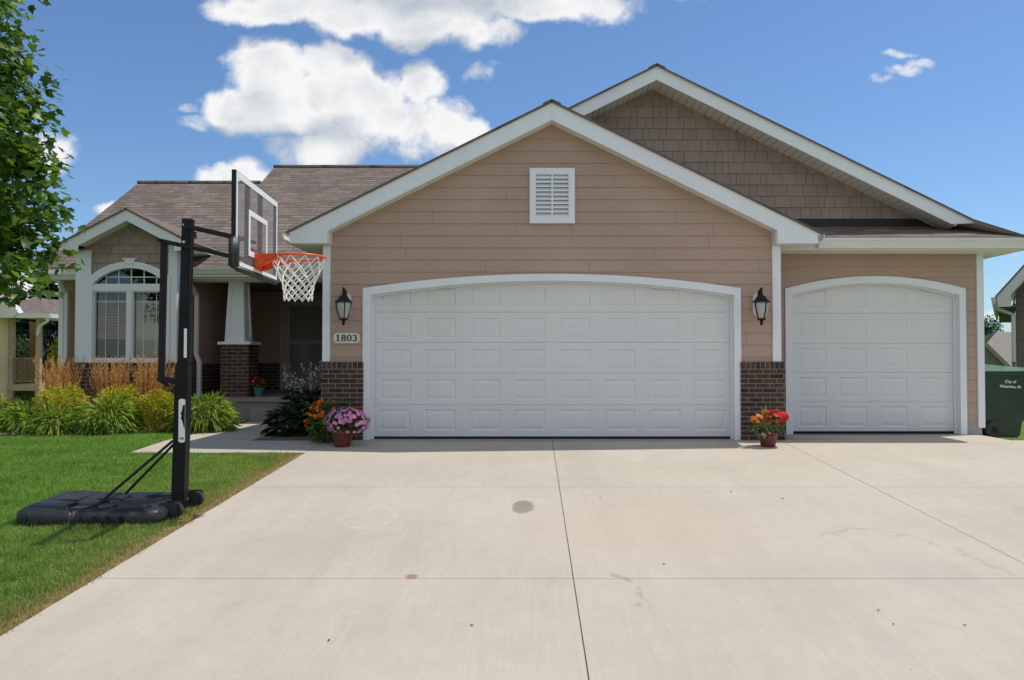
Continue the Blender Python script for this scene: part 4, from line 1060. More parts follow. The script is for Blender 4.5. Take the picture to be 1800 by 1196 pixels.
# bay gable: shakes over the arch, side pilasters, arched casing with keystone
ax0, ax1 = PX(158.5, YB), PX(299, YB)
az_s, az_t = PZ(487, YB), PZ(460.5, YB); wz_s, wz_t = PZ(500, YB), PZ(472, YB)
win0, win1 = PX(164, YB), PX(293, YB); wzb = PZ(632, YB)
mb = MB()
reg = [(bx0, az_s - .1), (bx1, az_s - .1), (bx1, bzi - sB * (bx1 - bap.x) + .02), (bap.x, bzi + .02), (bx0, bzi - sB * (bap.x - bx0) + .02)]
# keep shakes out of the window head: split round the arch
ao = arch(ax0, ax1, az_s, az_t, 16)
zrow = az_s - .02; row = .155
cols = [(bx0, ax0)] + [(a[0], b[0]) for a, b in zip(ao, ao[1:])] + [(ax1, bx1)]
shakes(mb, (0, YB, 0), (1, 0, 0), (0, -1, 0), [(bx0, az_t - .02), (bx1, az_t - .02), reg[2], reg[3], reg[4]], row=row, z0=az_t - .02, wmin=.12, wmax=.26)
shakes(mb, (0, YB, 0), (1, 0, 0), (0, -1, 0), [(bx0, az_s - .05), (ax0 + .18, az_s - .05), (ax0 + .40, az_t - .022), (bx0, az_t - .022)], row=row, z0=az_t - .02, wmin=.12, wmax=.26)
shakes(mb, (0, YB, 0), (1, 0, 0), (0, -1, 0), [(ax1 - .18, az_s - .05), (bx1, az_s - .05), (bx1, az_t - .022), (ax1 - .40, az_t - .022)], row=row, z0=az_t - .02, wmin=.12, wmax=.26)
bay = mb.build('gable_wall', M['shake'], H)
mb = MB()
mb.prism([(x, YB + .01, z) for x, z in [(bx0, az_t - .02), (bx1, az_t - .02)] + reg[2:]], (0, .05, 0)); mb.build('gable_backing', M['dark'], bay)
mb = MB()
xpl, xpr = PX(160, YB), PX(296, YB)
mb.box(bx0 - .02, xpl, YB - .035, YB + .12, PZ(637.5, YB), bzi - sB * (bap.x - bx0) + .03); mb.build('corner_board', M['trim'], H, bevel=.004)
mb = MB(); mb.box(xpr, bx1 + .02, YB - .035, YB + .12, PZ(637.5, YB), bzi - sB * (bx1 - bap.x) + .03)
mb.build('corner_board', M['trim'], H, bevel=.004)
mb = MB()
outer = [(ax0, PZ(637, YB))] + arch(ax0, ax1, az_s, az_t) + [(ax1, PZ(637, YB))]
inner = [(win0, wzb)] + arch(win0, win1, wz_s, wz_t) + [(win1, wzb)]
mb.band(outer, inner, YB - .055, YB, YB + .06)
mb.box(ax0, ax1, YB - .06, YB + .06, PZ(638, YB), wzb)
c_ = (win0 + win1) / 2
mb.prism([(c_ - .075, YB - .07, az_t - .04), (c_ + .075, YB - .07, az_t - .04), (c_ + .085, YB - .07, az_t + .055), (c_ - .085, YB - .07, az_t + .055)], (0, .06, 0))
mb.box(c_ - .11, c_ + .11, YB - .075, YB - .03, az_t + .03, az_t + .055)
cas = mb.build('window_casing', M['trim'], H)
win = MB()
zt0, zt1 = PZ(512, YB), PZ(499.5, YB)
win.box(win0, win1, YB - .04, YB + .06, zt0, zt1)
win.box(PX(224, YB), PX(231.5, YB), YB - .035, YB + .06, wzb, zt0)
fr = .022
for a, b in ((win0, PX(224, YB)), (PX(231.5, YB), win1)):
    win.box(a, a + fr, YB - .02, YB + .055, wzb, zt0); win.box(b - fr, b, YB - .02, YB + .055, wzb, zt0)
    win.box(a + fr, b - fr, YB - .02, YB + .055, wzb, wzb + fr); win.box(a + fr, b - fr, YB - .02, YB + .055, zt0 - fr, zt0)
wobj = win.build('window', M['trim'], H)
mb = MB()
yg = YB + .035
mb.poly([(win0, yg, wzb), (win1, yg, wzb), (win1, yg, zt0), (win0, yg, zt0)])
ai = arch(win0, win1, wz_s, wz_t)
mb.poly([(win0, yg, zt1)] + [(win1, yg, zt1)] + [(x, yg, z) for x, z in reversed(ai)])
mb.build('pane', M['glass'], wobj, fix=False)
mb = MB()
for px in (183.6, 206, 228, 250.5, 272.6):
    x = PX(px, YB); zt_ = min(z for z in [az_t]) 
    zz = np.interp(x, [p[0] for p in ai], [p[1] for p in ai]); mb.box(x - .008, x + .008, yg - .012, yg - .002, zt1, zz)
    if px != 228: mb.box(x - .004, x + .004, yg - .008, yg - .002, wzb, zt0)
zz = PZ(487, YB); i0 = [p for p in ai if p[1] > zz]; mb.box(min(p[0] for p in i0) if i0 else win0, max(p[0] for p in i0) if i0 else win1, yg - .011, yg - .002, zz - .008, zz + .008)
zz = PZ(531, YB); mb.box(win0, win1, yg - .007, yg - .002, zz - .004, zz + .004)
mb.build('muntin', M['trim'], wobj)
mb = MB()
ybl = YB + .085; zz_ = PZ(531, YB); xm_ = PX(227.5, YB)
# slats open left; right blind shut, shaped to mimic the pane's bright reflection
for x0_, x1_, tilt in ((win0 - .01, xm_ - .005, 0), (xm_ + .005, win1 + .01, 1)):
    z = wzb + .03
    while z < zz_:
        if tilt: mb.prism([(x0_, ybl - .004, z - .012), (x0_, ybl + .006, z + .016), (x0_, ybl + .008, z + .016), (x0_, ybl - .001, z - .012)], (x1_ - x0_, 0, 0))
        else: mb.prism([(x0_, ybl - .010, z + .0), (x0_, ybl + .010, z + .003), (x0_, ybl + .010, z + .005), (x0_, ybl - .010, z + .002)], (x1_ - x0_, 0, 0))
        z += .027
mb.box(win0 - .03, win1 + .03, ybl - .018, ybl + .02, PZ(531, YB), PZ(531, YB) + .03)
mb.build('blind', M['blind'], wobj)
mb = MB()
mb.box(bx0 + .08, bx1 - .08, YB + .9, YB + .95, .2, bzi); mb.box(bx0 + .02, bx0 + .08, YB + .13, YB + .95, .2, bzi - .6); mb.box(bx1 - .08, bx1 - .02, YB + .13, YB + .95, .2, bzi - .6); mb.box(bx0, bx1, YB + .07, YB + .95, .3, wzb - .01)
mb.build('inner_wall', M['dark'], H)
# bay roof
mb = MB()
for s_ in (-1, 1):
    ex = bap.x + s_ * (bap.x - bl.x + .04); ez = bap.z - sB * abs(ex - bap.x)
    pts = [(ex, YBF - .02, ez), (ex, 16.5, ez), (bap.x, 16.5, bap.z), (bap.x, YBF - .02, bap.z)]
    roof_poly(mb, [(x, y, z + .03) for x, y, z in (pts if s_ > 0 else [pts[1], pts[0], pts[3], pts[2]])], (ex, 16.5 if s_ > 0 else YBF, 0), (ex, YBF if s_ > 0 else 16.5, 0))
mb.build('roof', [M['roof'], M['soffit']], H)
mb = MB()
for s_ in (-1, 1):
    ex = bap.x + s_ * (bap.x - bl.x); ez = bl.z; ix = bap.x + s_ * (bap.x - PX(134, YBF)); iz = bzi - sB * abs(ix - bap.x)
    mb.prism([(bap.x + s_ * .0005, YBF, bap.z), (ex, YBF, ez), (ex, YBF, bzb + .05), (ix, YBF, bzb), (ix, YBF, iz), (bap.x + s_ * .0005, YBF, bzi)], (0, .03, 0))
mb.build('rake_board', M['trim'], H)
mb = MB()
for s_ in (-1, 1):
    ex = bap.x + s_ * (bap.x - bl.x); ix = bap.x + s_ * (bap.x - PX(134, YBF)); iz = bzi - sB * abs(ix - bap.x)
    mb.prism([(bap.x, YBF + .03, bzi + .01), (ix, YBF + .03, iz + .01), (ix, YBF + .03, iz + .03), (bap.x, YBF + .03, bzi + .03)], (0, YB - YBF, 0))
    a, b = sorted((ex, ix)); mb.prism([(ix, YBF + .03, bzb + .006), (ex, YBF + .03, bzb + .056), (ex, YBF + .03, bzb + .066), (ix, YBF + .03, bzb + .016)], (0, 2.2, 0))
    mb.box(ex - .01, ex + .01, YBF + .03, 15.0, bzb + .045, bl.z - .0)
mb.build('soffit', M['soffit'], H)

# eave gutters, fascia and soffit of the wing and porch
gutter(XL + .0, bx0 - .1, YP - .1, PZ(488.5, YP - .1) + .085, .11, .1)
gutter(PX(342, YP), wx0 - .02, YP - .1, zM - .005, .10, .1)
zS = PZ(489, YP)
mb = MB()
mb.box(XL + .02, -5.9, YP, YM + .06, zS - .0, zS + .015); mb.box(XL, XL + .02, YP, 20.7, zS, zM - .06); mb.box(XL + .02, -8.44, YM + .06, 20.6, zS, zS + .015)
mb.box(-5.9, wx0 - .01, YP, YP + .3, zS, zS + .015); mb.box(-5.9, wx0 - .01, YP - .0, YP + .02, zS - .01, zM - .02); mb.box(XL + .02, bx0, YP - .0, YP + .02, zS - .01, zM - .02)
mb.build('soffit', M['soffit'], H)
mb = MB(); yb0, yb1 = YM - .20, YM + .06
mb.box(XRW - .02, wx0 - .005, yb0, yb1, PZ(495, yb0), zS + .02); mb.build('porch_beam', M['soffit'], H)
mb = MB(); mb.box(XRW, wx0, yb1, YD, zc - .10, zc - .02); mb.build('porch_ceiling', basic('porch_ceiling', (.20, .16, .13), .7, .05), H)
# column
yc = 13.78
cx0, cx1 = PX(388, yc), PX(437, yc); cd = cx1 - cx0; zp0 = PZ(698, yc); zcap = PZ(606, yc)
mb = MB()
bricks(mb, (0, yc, 0), (1, 0, 0), (0, -1, 0), cx0, cx1, zp0 - .02, zcap, cap=False, course=.0655, w=.2)
bricks(mb, (cx1, 0, 0), (0, 1, 0), (1, 0, 0), yc, yc + cd, zp0 - .02, zcap, cap=False, course=.0655, w=.2)
bricks(mb, (cx0, 0, 0), (0, -1, 0), (-1, 0, 0), -yc - cd, -yc, zp0 - .02, zcap, cap=False, course=.0655, w=.2)
col_ = mb.build('porch_column', [M['brick'], M['mortar']], H)
mb = MB(); e = .045; mb.box(cx0 - e, cx1 + e, yc - e, yc + cd + e, zcap, zcap + .05); mb.build('column_cap', M['trim'], col_, bevel=.006)
b0, b1 = PX(394.5, yc + .05), PX(431, yc + .05); t0, t1 = PX(401, yc + .1), PX(428.5, yc + .1); zt = PZ(494, yc + .1)
def taper(mb, ins, z0, z1, proud):
    B = [(b0 + ins - proud, yc + .05 + ins - proud), (b1 - ins + proud, yc + .05 + ins - proud), (b1 - ins + proud, yc + .05 + (b1 - b0) - ins + proud), (b0 + ins - proud, yc + .05 + (b1 - b0) - ins + proud)]
    T = [(t0 + ins - proud, yc + .1 + ins - proud), (t1 - ins + proud, yc + .1 + ins - proud), (t1 - ins + proud, yc + .1 + (t1 - t0) - ins + proud), (t0 + ins - proud, yc + .1 + (t1 - t0) - ins + proud)]
    f = lambda t, i: (B[i][0] + (T[i][0] - B[i][0]) * t, B[i][1] + (T[i][1] - B[i][1]) * t, zcap + .05 + (zt - zcap - .05) * t)
    for i in range(4):
        j = (i + 1) % 4; mb.poly([f(z0, i), f(z0, j), f(z1, j), f(z1, i)])
mb = MB(); taper(mb, .02, 0, 1, 0)
# corner battens on every face
def fpt(t, i, s, out):
    B = [Vector((b0, yc + .05, 0)), Vector((b1, yc + .05, 0)), Vector((b1, yc + .05 + b1 - b0, 0)), Vector((b0, yc + .05 + b1 - b0, 0))]
    T = [Vector((t0, yc + .1, 0)), Vector((t1, yc + .1, 0)), Vector((t1, yc + .1 + t1 - t0, 0)), Vector((t0, yc + .1 + t1 - t0, 0))]
    j = (i + 1) % 4; a = B[i].lerp(T[i], t); b = B[j].lerp(T[j], t); d = (b - a).normalized(); n = Vector((d.y, -d.x, 0))
    p = (a + d * s) if s >= 0 else (b + d * s)
    p = p + n * out; p.z = zcap + .05 + (zt - zcap - .05) * t; return p
for i in range(4):
    for s0, s1 in ((0, .07), (-.07, -.0001)):
        A = [fpt(0, i, s0, 0), fpt(0, i, s1, 0), fpt(1, i, s1, 0), fpt(1, i, s0, 0)]; Bk = [fpt(0, i, s0, -.022), fpt(0, i, s1, -.022), fpt(1, i, s1, -.022), fpt(1, i, s0, -.022)]
        mb.poly(A)
        for q in range(4): mb.poly([A[q], A[(q + 1) % 4], Bk[(q + 1) % 4], Bk[q]])
    for ta, tb in ((0, .07), (.93, 1)):
        A = [fpt(ta, i, .07, -.002), fpt(ta, i, -.07, -.002), fpt(tb, i, -.07, -.002), fpt(tb, i, .07, -.002)]; mb.poly(A)
        Bk = [fpt(ta, i, .07, -.022), fpt(ta, i, -.07, -.022), fpt(tb, i, -.07, -.022), fpt(tb, i, .07, -.022)]
        for q in (0, 2): mb.poly([A[q], A[(q + 1) % 4], Bk[(q + 1) % 4], Bk[q]])
mb.build('column_shaft', M['trim'], col_)
# porch slab, step
mb = MB(); zfl = PZ(698.5, yc); yf = 13.66
mb.box(XRW + .07, wx0, yf + .02, YD + .1, -.2, zfl - .09); mb.box(XRW + .07, wx0, yf, YD + .1, zfl - .085, zfl)
mb.build('porch_floor', M['porch_concrete'], H, bevel=.008)
mb = MB(); mb.box(PX(441, 13.35), wx0 - .1, 13.34, yf + .015, -.1, PZ(718, 13.34)); mb.build('porch_step', M['porch_concrete'], H, bevel=.01)
# entrance door with storm door
zd1 = PZ(521, YD)
mb = MB(); mb.band([(dx0, zfl), (dx0, zd1), (dx1, zd1), (dx1, zfl)], [(dx0 + .09, zfl), (dx0 + .09, zd1 - .1), (dx1 - .09, zd1 - .1), (dx1 - .09, zfl)], YD - .04, YD, YD + .05)
door = mb.build('entrance_door', M['siding_dark'], H)
mb = MB(); a, b = dx0 + .09, dx1 - .09; yy = YD + .0
zrail = PZ(602, YD)
mb.band([(a, zfl + .01), (a, zd1 - .1), (b, zd1 - .1), (b, zfl + .01)], [(a + .11, zfl + .2), (a + .11, zd1 - .22), (b - .11, zd1 - .22), (b - .11, zfl + .2)], yy, yy + .04)
mb.box(a + .11, b - .11, yy + .002, yy + .04, zrail - .03, zrail + .03); mb.box(a, b, yy + .001, yy + .04, zfl + .01, zfl + .2)
mb.build('storm_door', M['siding_dark'], door)
mb = MB(); mb.poly([(a + .11, yy + .02, zfl + .2), (b - .11, yy + .02, zfl + .2), (b - .11, yy + .02, zd1 - .22), (a + .11, yy + .02, zd1 - .22)]); mb.build('pane', M['screen'], door, fix=False)
mb = MB(); mb.box(a, b, yy + .12, yy + .16, zfl, zd1 - .1); mb.build('inner_door', basic('inner_door', (.36, .36, .35), .6, .1), door)
# downspouts
def downspout(pts, w=.07, d=.055):
    mb = MB(); pts = [Vector(p) for p in pts]
    mb.tube(pts, w * .66, 4, square=True)
    return mb.build('downspout', M['gutter'], H, bevel=0)
yd_ = YM - .09
dsx = PX(345, yd_); dsx2 = PX(351, yd_ - .05)
downspout([(dsx, YP - .04, zM - .1), (dsx, YP + .05, zS - .05), (dsx, yd_, zS - .28), (dsx, yd_, PZ(622, yd_)), (dsx2, yd_ - .06, PZ(638, yd_)), (dsx2, yd_ - .06, PZ(695, yd_)), (dsx2 + .02, yd_ - .2, PZ(700, yd_))])
dsx = PX(116, yd_)
downspout([(PX(100, YP), YP - .04, zM - .12), (PX(100, YP), YP + .05, zS - .05), (dsx, yd_, zS - .22), (dsx, yd_, PZ(630, yd_)), (dsx - .03, yd_ - .06, PZ(643, yd_)), (dsx - .03, yd_ - .06, .1)])
mb = MB(); mb.box(PX(104, YM), PX(112, YM), YM - .035, YM + .1, wy, zS); mb.build('corner_board', M['trim'], H)

# ------------------------------------------------------------------ basketball hoop
def hoop():
    bx, by = -3.02, 6.70
    t = thing('basketball_hoop', 'portable black basketball hoop with clear backboard, orange rim and white net beside the driveway', 'basketball hoop', (bx, by, G(bx, by)))
    g0 = G(bx, by) + .0
    # water tank base: lobed outline, rounded shoulders
    def outline(ins, sx=1.0):
        x0, x1, y0, y1 = -4.12, -2.93, 6.17, 6.98
        pts = []
        prof = [(x0, 6.30), (x0 + .10, y0 + .02), (x0 + .45, y0), (-3.62, y0 + .02), (-3.45, y0 + .05), (-3.22, y0 + .04), (-3.05, y0 + .06), (-2.975, y0 + .14), (-2.97, 6.50), (-3.02, 6.54), (-3.02, 6.84), (-2.94, 6.88),
                (-2.93, 7.02), (-3.0, 7.09), (-3.3, 7.08), (-3.6, 7.02), (-3.95, 7.04), (-4.12, 6.95), (x0, 6.80)]
        c = Vector((-3.55, 6.62)); out = []
        n = len(prof)
        # round it off
        for i in range(n):
            p0, p1, p2, p3 = (Vector(prof[(i + k) % n]) for k in (-1, 0, 1, 2))
            for q in range(3):
                s = q / 3; out.append(.5 * ((2 * p1) + (p2 - p0) * s + (2 * p0 - 5 * p1 + 4 * p2 - p3) * s * s + (3 * p1 - p0 - 3 * p2 + p3) * s ** 3))
        res = []
        m = len(out)
        for i, p in enumerate(out):
            tn = (out[(i + 1) % m] - out[i - 1]).normalized(); nrm = Vector((-tn.y, tn.x))
            if (c - p).dot(nrm) < 0: nrm = -nrm
            q_ = p + nrm * ins
            if q_.y > 6.6: q_.y = 6.6 + (q_.y - 6.6) * .72
            res.append(q_)
        return res
    mb = MB(); rings = []
    for ins, z in ((.02, -.02), (.008, .0), (0, .025), (.0, .065), (.010, .085), (.028, .099), (.055, .105), (.10, .100), (.20, .090)):
        i = len(mb.v)
        for p in outline(ins):
            lob = .006 * math.sin(p.x * 14.0) * (1 if z > .05 else 0); left = .02 * max(0, min(1, (-3.5 - p.x) / .5)) if z > .06 else 0
            mb.v.append((p.x, p.y, G(p.x, p.y) + z + lob * .6 + left))
        rings.append((i, len(mb.v)))
    for (a, b), (c, d) in zip(rings, rings[1:]):
        n = b - a
        for q in range(n): mb.f.append([a + q, a + (q + 1) % n, c + (q + 1) % n, c + q]); mb.m.append(0)
    mb.f.append(list(range(*rings[-1]))); mb.m.append(0)
    base = mb.build('base', M['plastic'], t, smooth=True)
    def pad(x0, x1, y0, y1, h, nm='rib', bv=.02):
        mb = MB(); gg = G((x0 + x1) / 2, (y0 + y1) / 2) + .062; mb.box(x0, x1, y0, y1, gg, gg + h); mb.build(nm, M['plastic'], base, bevel=bv * .6)
    pad(-4.08, -3.76, 6.30, 6.52, .058); pad(-4.06, -3.80, 6.55, 6.80, .052); pad(-3.72, -3.58, 6.24, 6.44, .05); pad(-3.54, -3.40, 6.26, 6.46, .052); pad(-3.70, -3.46, 6.62, 6.82, .046); pad(-3.36, -3.12, 6.26, 6.44, .054); pad(-3.34, -3.10, 6.74, 6.88, .05)
    for i in range(9):
        x = -4.0 + i * .105; yv = 6.185 + .02 * abs(math.sin(i * 1.3)); mb = MB(); mb.box(x - .012, x + .012, yv - .012, yv + .05, G(x, yv) - .005, G(x, yv) + .072); mb.build('rib', M['plastic'], base, bevel=.008)
    mb = MB(); mb.tube([(-3.58, 6.56, G(0, 6.56) + .08), (-3.58, 6.56, G(0, 6.56) + .115)], .035, 14); mb.build('filler_cap', M['black_metal'], base)
    for y in (6.44, 6.84):
        mb = MB(); gg = G(0, y)
        mb.tube([(-2.935, y - .03, gg + .062), (-2.935, y + .03, gg + .062)], .062, 18); mb.build('wheel', M['plastic'], t, bevel=.008)
        mb = MB(); mb.box(-3.05, -2.90, y - .055, y - .042, gg + .03, gg + .13); mb.box(-3.05, -2.90, y + .042, y + .055, gg + .03, gg + .13); mb.box(-3.05, -3.01, y - .0421, y + .0421, gg + .03, gg + .13); mb.build('wheel_bracket', M['plastic'], t, bevel=.006)
    # pole: thicker lower section, leaning very slightly
    def pc(z, off=0): return Vector((bx + (z - g0) * .021 + off, by, z))
    zt = PZ(388, by); zj = PZ(640, by)
    mb = MB(); mb.tube([pc(g0 + .0), pc(zj)], .075, 4, square=True); pole = mb.build('pole', M['pole_black'], t, bevel=.006)
    mb = MB(); mb.tube([pc(zj - .02), pc(zt)], .057, 4, square=True); mb.build('upper_pole', M['pole_black'], pole, bevel=.006)
    mb = MB(); mb.tube([pc(zt - .004), pc(zt + .012)], .062, 4, square=True); mb.build('pole_cap', M['plastic'], pole, bevel=.005)
    for py in (397, 427):
        z = PZ(py, by); p = pc(z)
        mb = MB(); mb.tube([(p.x - .012, by - .038, z), (p.x - .012, by - .052, z)], .011, 8); mb.build('bolt', M['white_paint'], pole)
    # stickers on the pole
    def label(z0, z1, x0, x1, m, nm, face_y, rr=.02):
        mb = MB(); pts = []
        for sx, sz, a0 in ((1, 1, 0), (-1, 1, 90), (-1, -1, 180), (1, -1, 270)):
            for q in range(5):
                a = R(a0 + q * 22.5); pts.append(((x0 + x1) / 2 + sx * ((x1 - x0) / 2 - rr) + rr * math.cos(a), (z0 + z1) / 2 + sz * ((z1 - z0) / 2 - rr) + rr * math.sin(a)))
        mb.prism([(x, face_y, z) for x, z in pts], (0, .002, 0)); return mb.build(nm, m, pole)
    fy = by - .0535
    z0, z1 = PZ(777, by), PZ(701, by); cxm = pc((z0 + z1) / 2).x
    lab = label(z0, z1, cxm - .006, cxm + .050, M['white_paint'], 'sticker', fy - .002, .018)
    mb = MB(); sil = [(.030, .36), (.055, .40), (.060, .10), (.042, .02), (.046, -.06), (.022, -.16), (.016, -.06), (.024, .03), (.012, .10), (.022, .16), (.018, .26)]
    h = z1 - z0; mb.prism([(cxm + x, fy - .0035, (z0 + z1) / 2 + .04 * h + z * h * .78) for x, z in [(.030, .40), (.048, .42), (.048, -.30), (.038, -.22), (.027, -.06), (.012, .02), (.020, .10), (.010, .15), (.020, .22)]], (0, .001, 0)); mb.build('silhouette', M['black_metal'], lab)
    me = text_mesh('NB', .030, .0005, 'sticker_letters'); me.materials.append(M['black_metal'])
    tx = link('sticker_letters', me, lab); tx.location = (cxm + .022, fy - .003, z0 + .034); tx.rotation_euler = (math.pi / 2, 0, 0)
    z0, z1 = PZ(629, by), PZ(578, by); cxm = pc((z0 + z1) / 2).x
    label(z0, z1, cxm + .013, cxm + .037, M['white_paint'], 'height_strip', fy + .0125, .003)
    # backboard, facing the drive
    n_, f_ = Vector((-2.335, 6.11, 0)), Vector((-2.43, 7.38, 0))
    zb0, zb1 = PZ(465, 6.11), PZ(300, 6.11); W_ = (f_ - n_).length; ux = (f_ - n_).normalized(); nx_ = Vector((ux.y, -ux.x, 0)); nx_ = nx_ if nx_.x > 0 else -nx_
    def B(u, z, o): return n_ + ux * u + nx_ * o + Vector((0, 0, z))
    def bbox(mb, u0, u1, z0, z1, o0, o1):
        i = len(mb.v); mb.v += [tuple(B(u, z, o)) for z in (z0, z1) for u, o in ((u0, o0), (u1, o0), (u1, o1), (u0, o1))]
        for q in ((0, 3, 2, 1), (4, 5, 6, 7), (0, 1, 5, 4), (1, 2, 6, 5), (2, 3, 7, 6), (3, 0, 4, 7)): mb.f.append([i + k for k in q]); mb.m.append(0)
    mb = MB(); mb.poly([tuple(B(u, z, 0)) for u, z in ((.01, zb0 + .01), (W_ - .01, zb0 + .01), (W_ - .01, zb1 - .01), (.01, zb1 - .01))]); bb = mb.build('backboard', M['acrylic'], t, fix=False)
    fw = .032
    mb = MB()
    bbox(mb, 0, W_, zb1 - .05, zb1, .002, .006); bbox(mb, 0, W_, zb0, zb0 + fw, .002, .006); bbox(mb, 0, fw, zb0 + fw, zb1 - .05, .002, .006); bbox(mb, W_ - fw, W_, zb0 + fw, zb1 - .05, .002, .006)
    mb.build('border_line', M['white_paint'], bb)
    c = W_ / 2; s0, s1 = zb0 + .115, zb0 + .50
    mb = MB(); u0, u1 = c - .29, c + .29; lw = .045
    bbox(mb, u0, u1, s1 - lw, s1, .002, .005); bbox(mb, u0, u1, s0, s0 + lw, .002, .005); bbox(mb, u0, u0 + lw, s0 + lw, s1 - lw, .002, .005); bbox(mb, u1 - lw, u1, s0 + lw, s1 - lw, .002, .005)
    mb.build('target_square', M['white_paint'], bb)
    mb = MB(); 
    bbox(mb, -.012, 0.012, zb0, zb1 + .006, -.03, .002); bbox(mb, W_ - .012, W_ + .012, zb0, zb1 + .006, -.03, .002); bbox(mb, 0.012, W_ - .012, zb1 - .012, zb1 + .006, -.03, .002); bbox(mb, 0.012, W_ - .012, zb0 - .006, zb0 + .012, -.03, .002)
    mb.build('backboard_frame', M['black_metal'], bb)
    for u in (c - .23, c + .16):
        mb = MB(); bbox(mb, u - .018, u + .018, zb0 + .02, zb1 - .012, -.045, -.010); mb.build('strut', M['black_metal'], bb)
    mb = MB(); bbox(mb, c - .21, c + .14, zb0 + .05, zb0 + .20, -.05, -.012); mb.build('mount_plate', M['black_metal'], bb)
    # padding on the near lower corner and along the bottom edge
    mb = MB(); bbox(mb, -.045, .05, zb0 - .03, zb0 + .215, -.045, .022); mb.build('corner_pad', M['plastic'], bb, bevel=.016, smooth=True)
    mb = MB(); bbox(mb, .052, W_, zb0 - .045, zb0 - .006, -.03, .02); mb.build('bottom_pad', M['plastic'], bb, bevel=.012, smooth=True)
    # parallelogram arms
    za1 = PZ(399, by); za2 = PZ(434, by)
    px1, px2 = pc(za1), pc(za2)
    for dy in (-.072, .072):
        for z0_, dz, x_back in ((za1, -.125, 0), (za2, -.125, .21)):
            p = pc(z0_); e = B(c, 0, -.03)
            sl = dz / (e.x - p.x)
            mb = MB(); mb.tube([(p.x - x_back, by + dy, z0_ - sl * x_back), (e.x, by + dy, z0_ + dz)], .021, 4, square=True); mb.build('arm', M['black_metal'], t)
    e = B(c, 0, -.03); p = pc(za2); sl = -.125 / (e.x - p.x); xr = p.x - .20; zr = za2 - sl * .20
    mb = MB(); mb.tube([(xr, by - .11, zr), (xr, by + .11, zr)], .014, 8); mb.build('pivot', M['black_metal'], t)
    mb = MB(); zl = PZ(668, by)
    mb.tube([(xr, by, zr), (xr - .012, by, zl)], .033, 4, square=True); rod = mb.build('lift_rod', M['black_metal'], t, bevel=.004)
    mb = MB(); mb.tube([(xr - .02, by, zl + .012), (pc(zl).x - .05, by, zl - .015)], .034, 4, square=True); mb.tube([(xr - .045, by, zl + .01), (xr + .05, by, zl - .055)], .015, 8); mb.build('lift_bracket', M['black_metal'], t)
    # braces from pole to base
    for (px, py, y) in ((170, 903, 6.30), (224, 878, 6.78)):
        a = pc(PZ(774, by)); zz = G(0, y) + .12; x = (px - CX) / F * y
        mb = MB(); mb.tube([(a.x - .05, by + (-.05 if y < 6.5 else .05), a.z), (x, y, zz)], .012, 8); mb.build('brace', M['black_metal'], t)
    # rim and net
    zr_ = PZ(452, by + .05); rc = B(c, 0, .345); rr = .228
    mb = MB(); ring = [(rc.x + rr * math.cos(a), rc.y + rr * math.sin(a), zr_) for a in np.linspace(0, 2 * math.pi, 49)]
    mb.tube(ring, .0105, 8, cap=False); rim = mb.build('rim', M['orange'], t, smooth=True)
    mb = MB()
    # tapering bracket between board and rim: side cheeks and flange
    bp0, bp1 = c - .12, c + .12
    for s_ in (-1, 1):
        u = c + s_ * .115
        a0, a1 = B(u, zr_ + .012, .004), B(u, zr_ - .115, .004)
        ang = math.asin(min(1, .115 / rr)); q = B(u * 1.0, zr_, .345 - rr * math.cos(ang)); qq = B(c + s_ * .20, zr_, .345 - .09)
        mb.prism([tuple(a0), tuple(a1), (q.x - .03, q.y, zr_ - .075), (qq.x, qq.y, zr_ - .012), (qq.x, qq.y, zr_ + .008), (q.x, q.y, zr_ + .010)], (0, .006 * s_, 0))
    tp = [B(bp0, zr_ + .008, .004), B(bp1, zr_ + .008, .004)] + [Vector((rc.x + rr * math.cos(a), rc.y + rr * math.sin(a), zr_ + .006)) for a in np.linspace(math.pi - .52, math.pi + .52, 9)]
    mb.prism([tuple(p) for p in tp], (0, 0, -.006)); bbox(mb, bp0, bp1, zr_ - .12, zr_ + .03, .002, .008)
    mb.build('rim_bracket', M['orange'], rim)
    mb = MB(); N = 12; prof = [(1.0, -.008), (.90, -.075), (.78, -.135), (.68, -.185), (.605, -.228), (.56, -.268), (.535, -.305), (.52, -.340), (.52, -.372)]
    for i in range(N):
        for sg in (-1, 1):
            pts = []
            for k, (r_, z) in enumerate(prof):
                a = 2 * math.pi * (i + .5 * sg * k) / N; w = .003 * math.sin(i * 5.1 + k * 2.3 + sg)
                pts.append((rc.x + (rr * r_ + w) * math.cos(a), rc.y + (rr * r_ + w) * math.sin(a), zr_ + z + w))
            mb.tube(pts, [.0048] * 2 + [.0052] * 7, 5, cap=False)
    for k in range(2, 9):
        for i in range(N):
            r_, z = prof[k]; a = 2 * math.pi * (i + .5 * (k % 2)) / N
            p = (rc.x + rr * r_ * math.cos(a), rc.y + rr * r_ * math.sin(a), zr_ + z); mb.tube([(p[0], p[1], p[2] - .009), p, (p[0], p[1], p[2] + .009)], [.004, .0075, .004], 5)
    mb.build('net', M['net'], rim)
hoop()

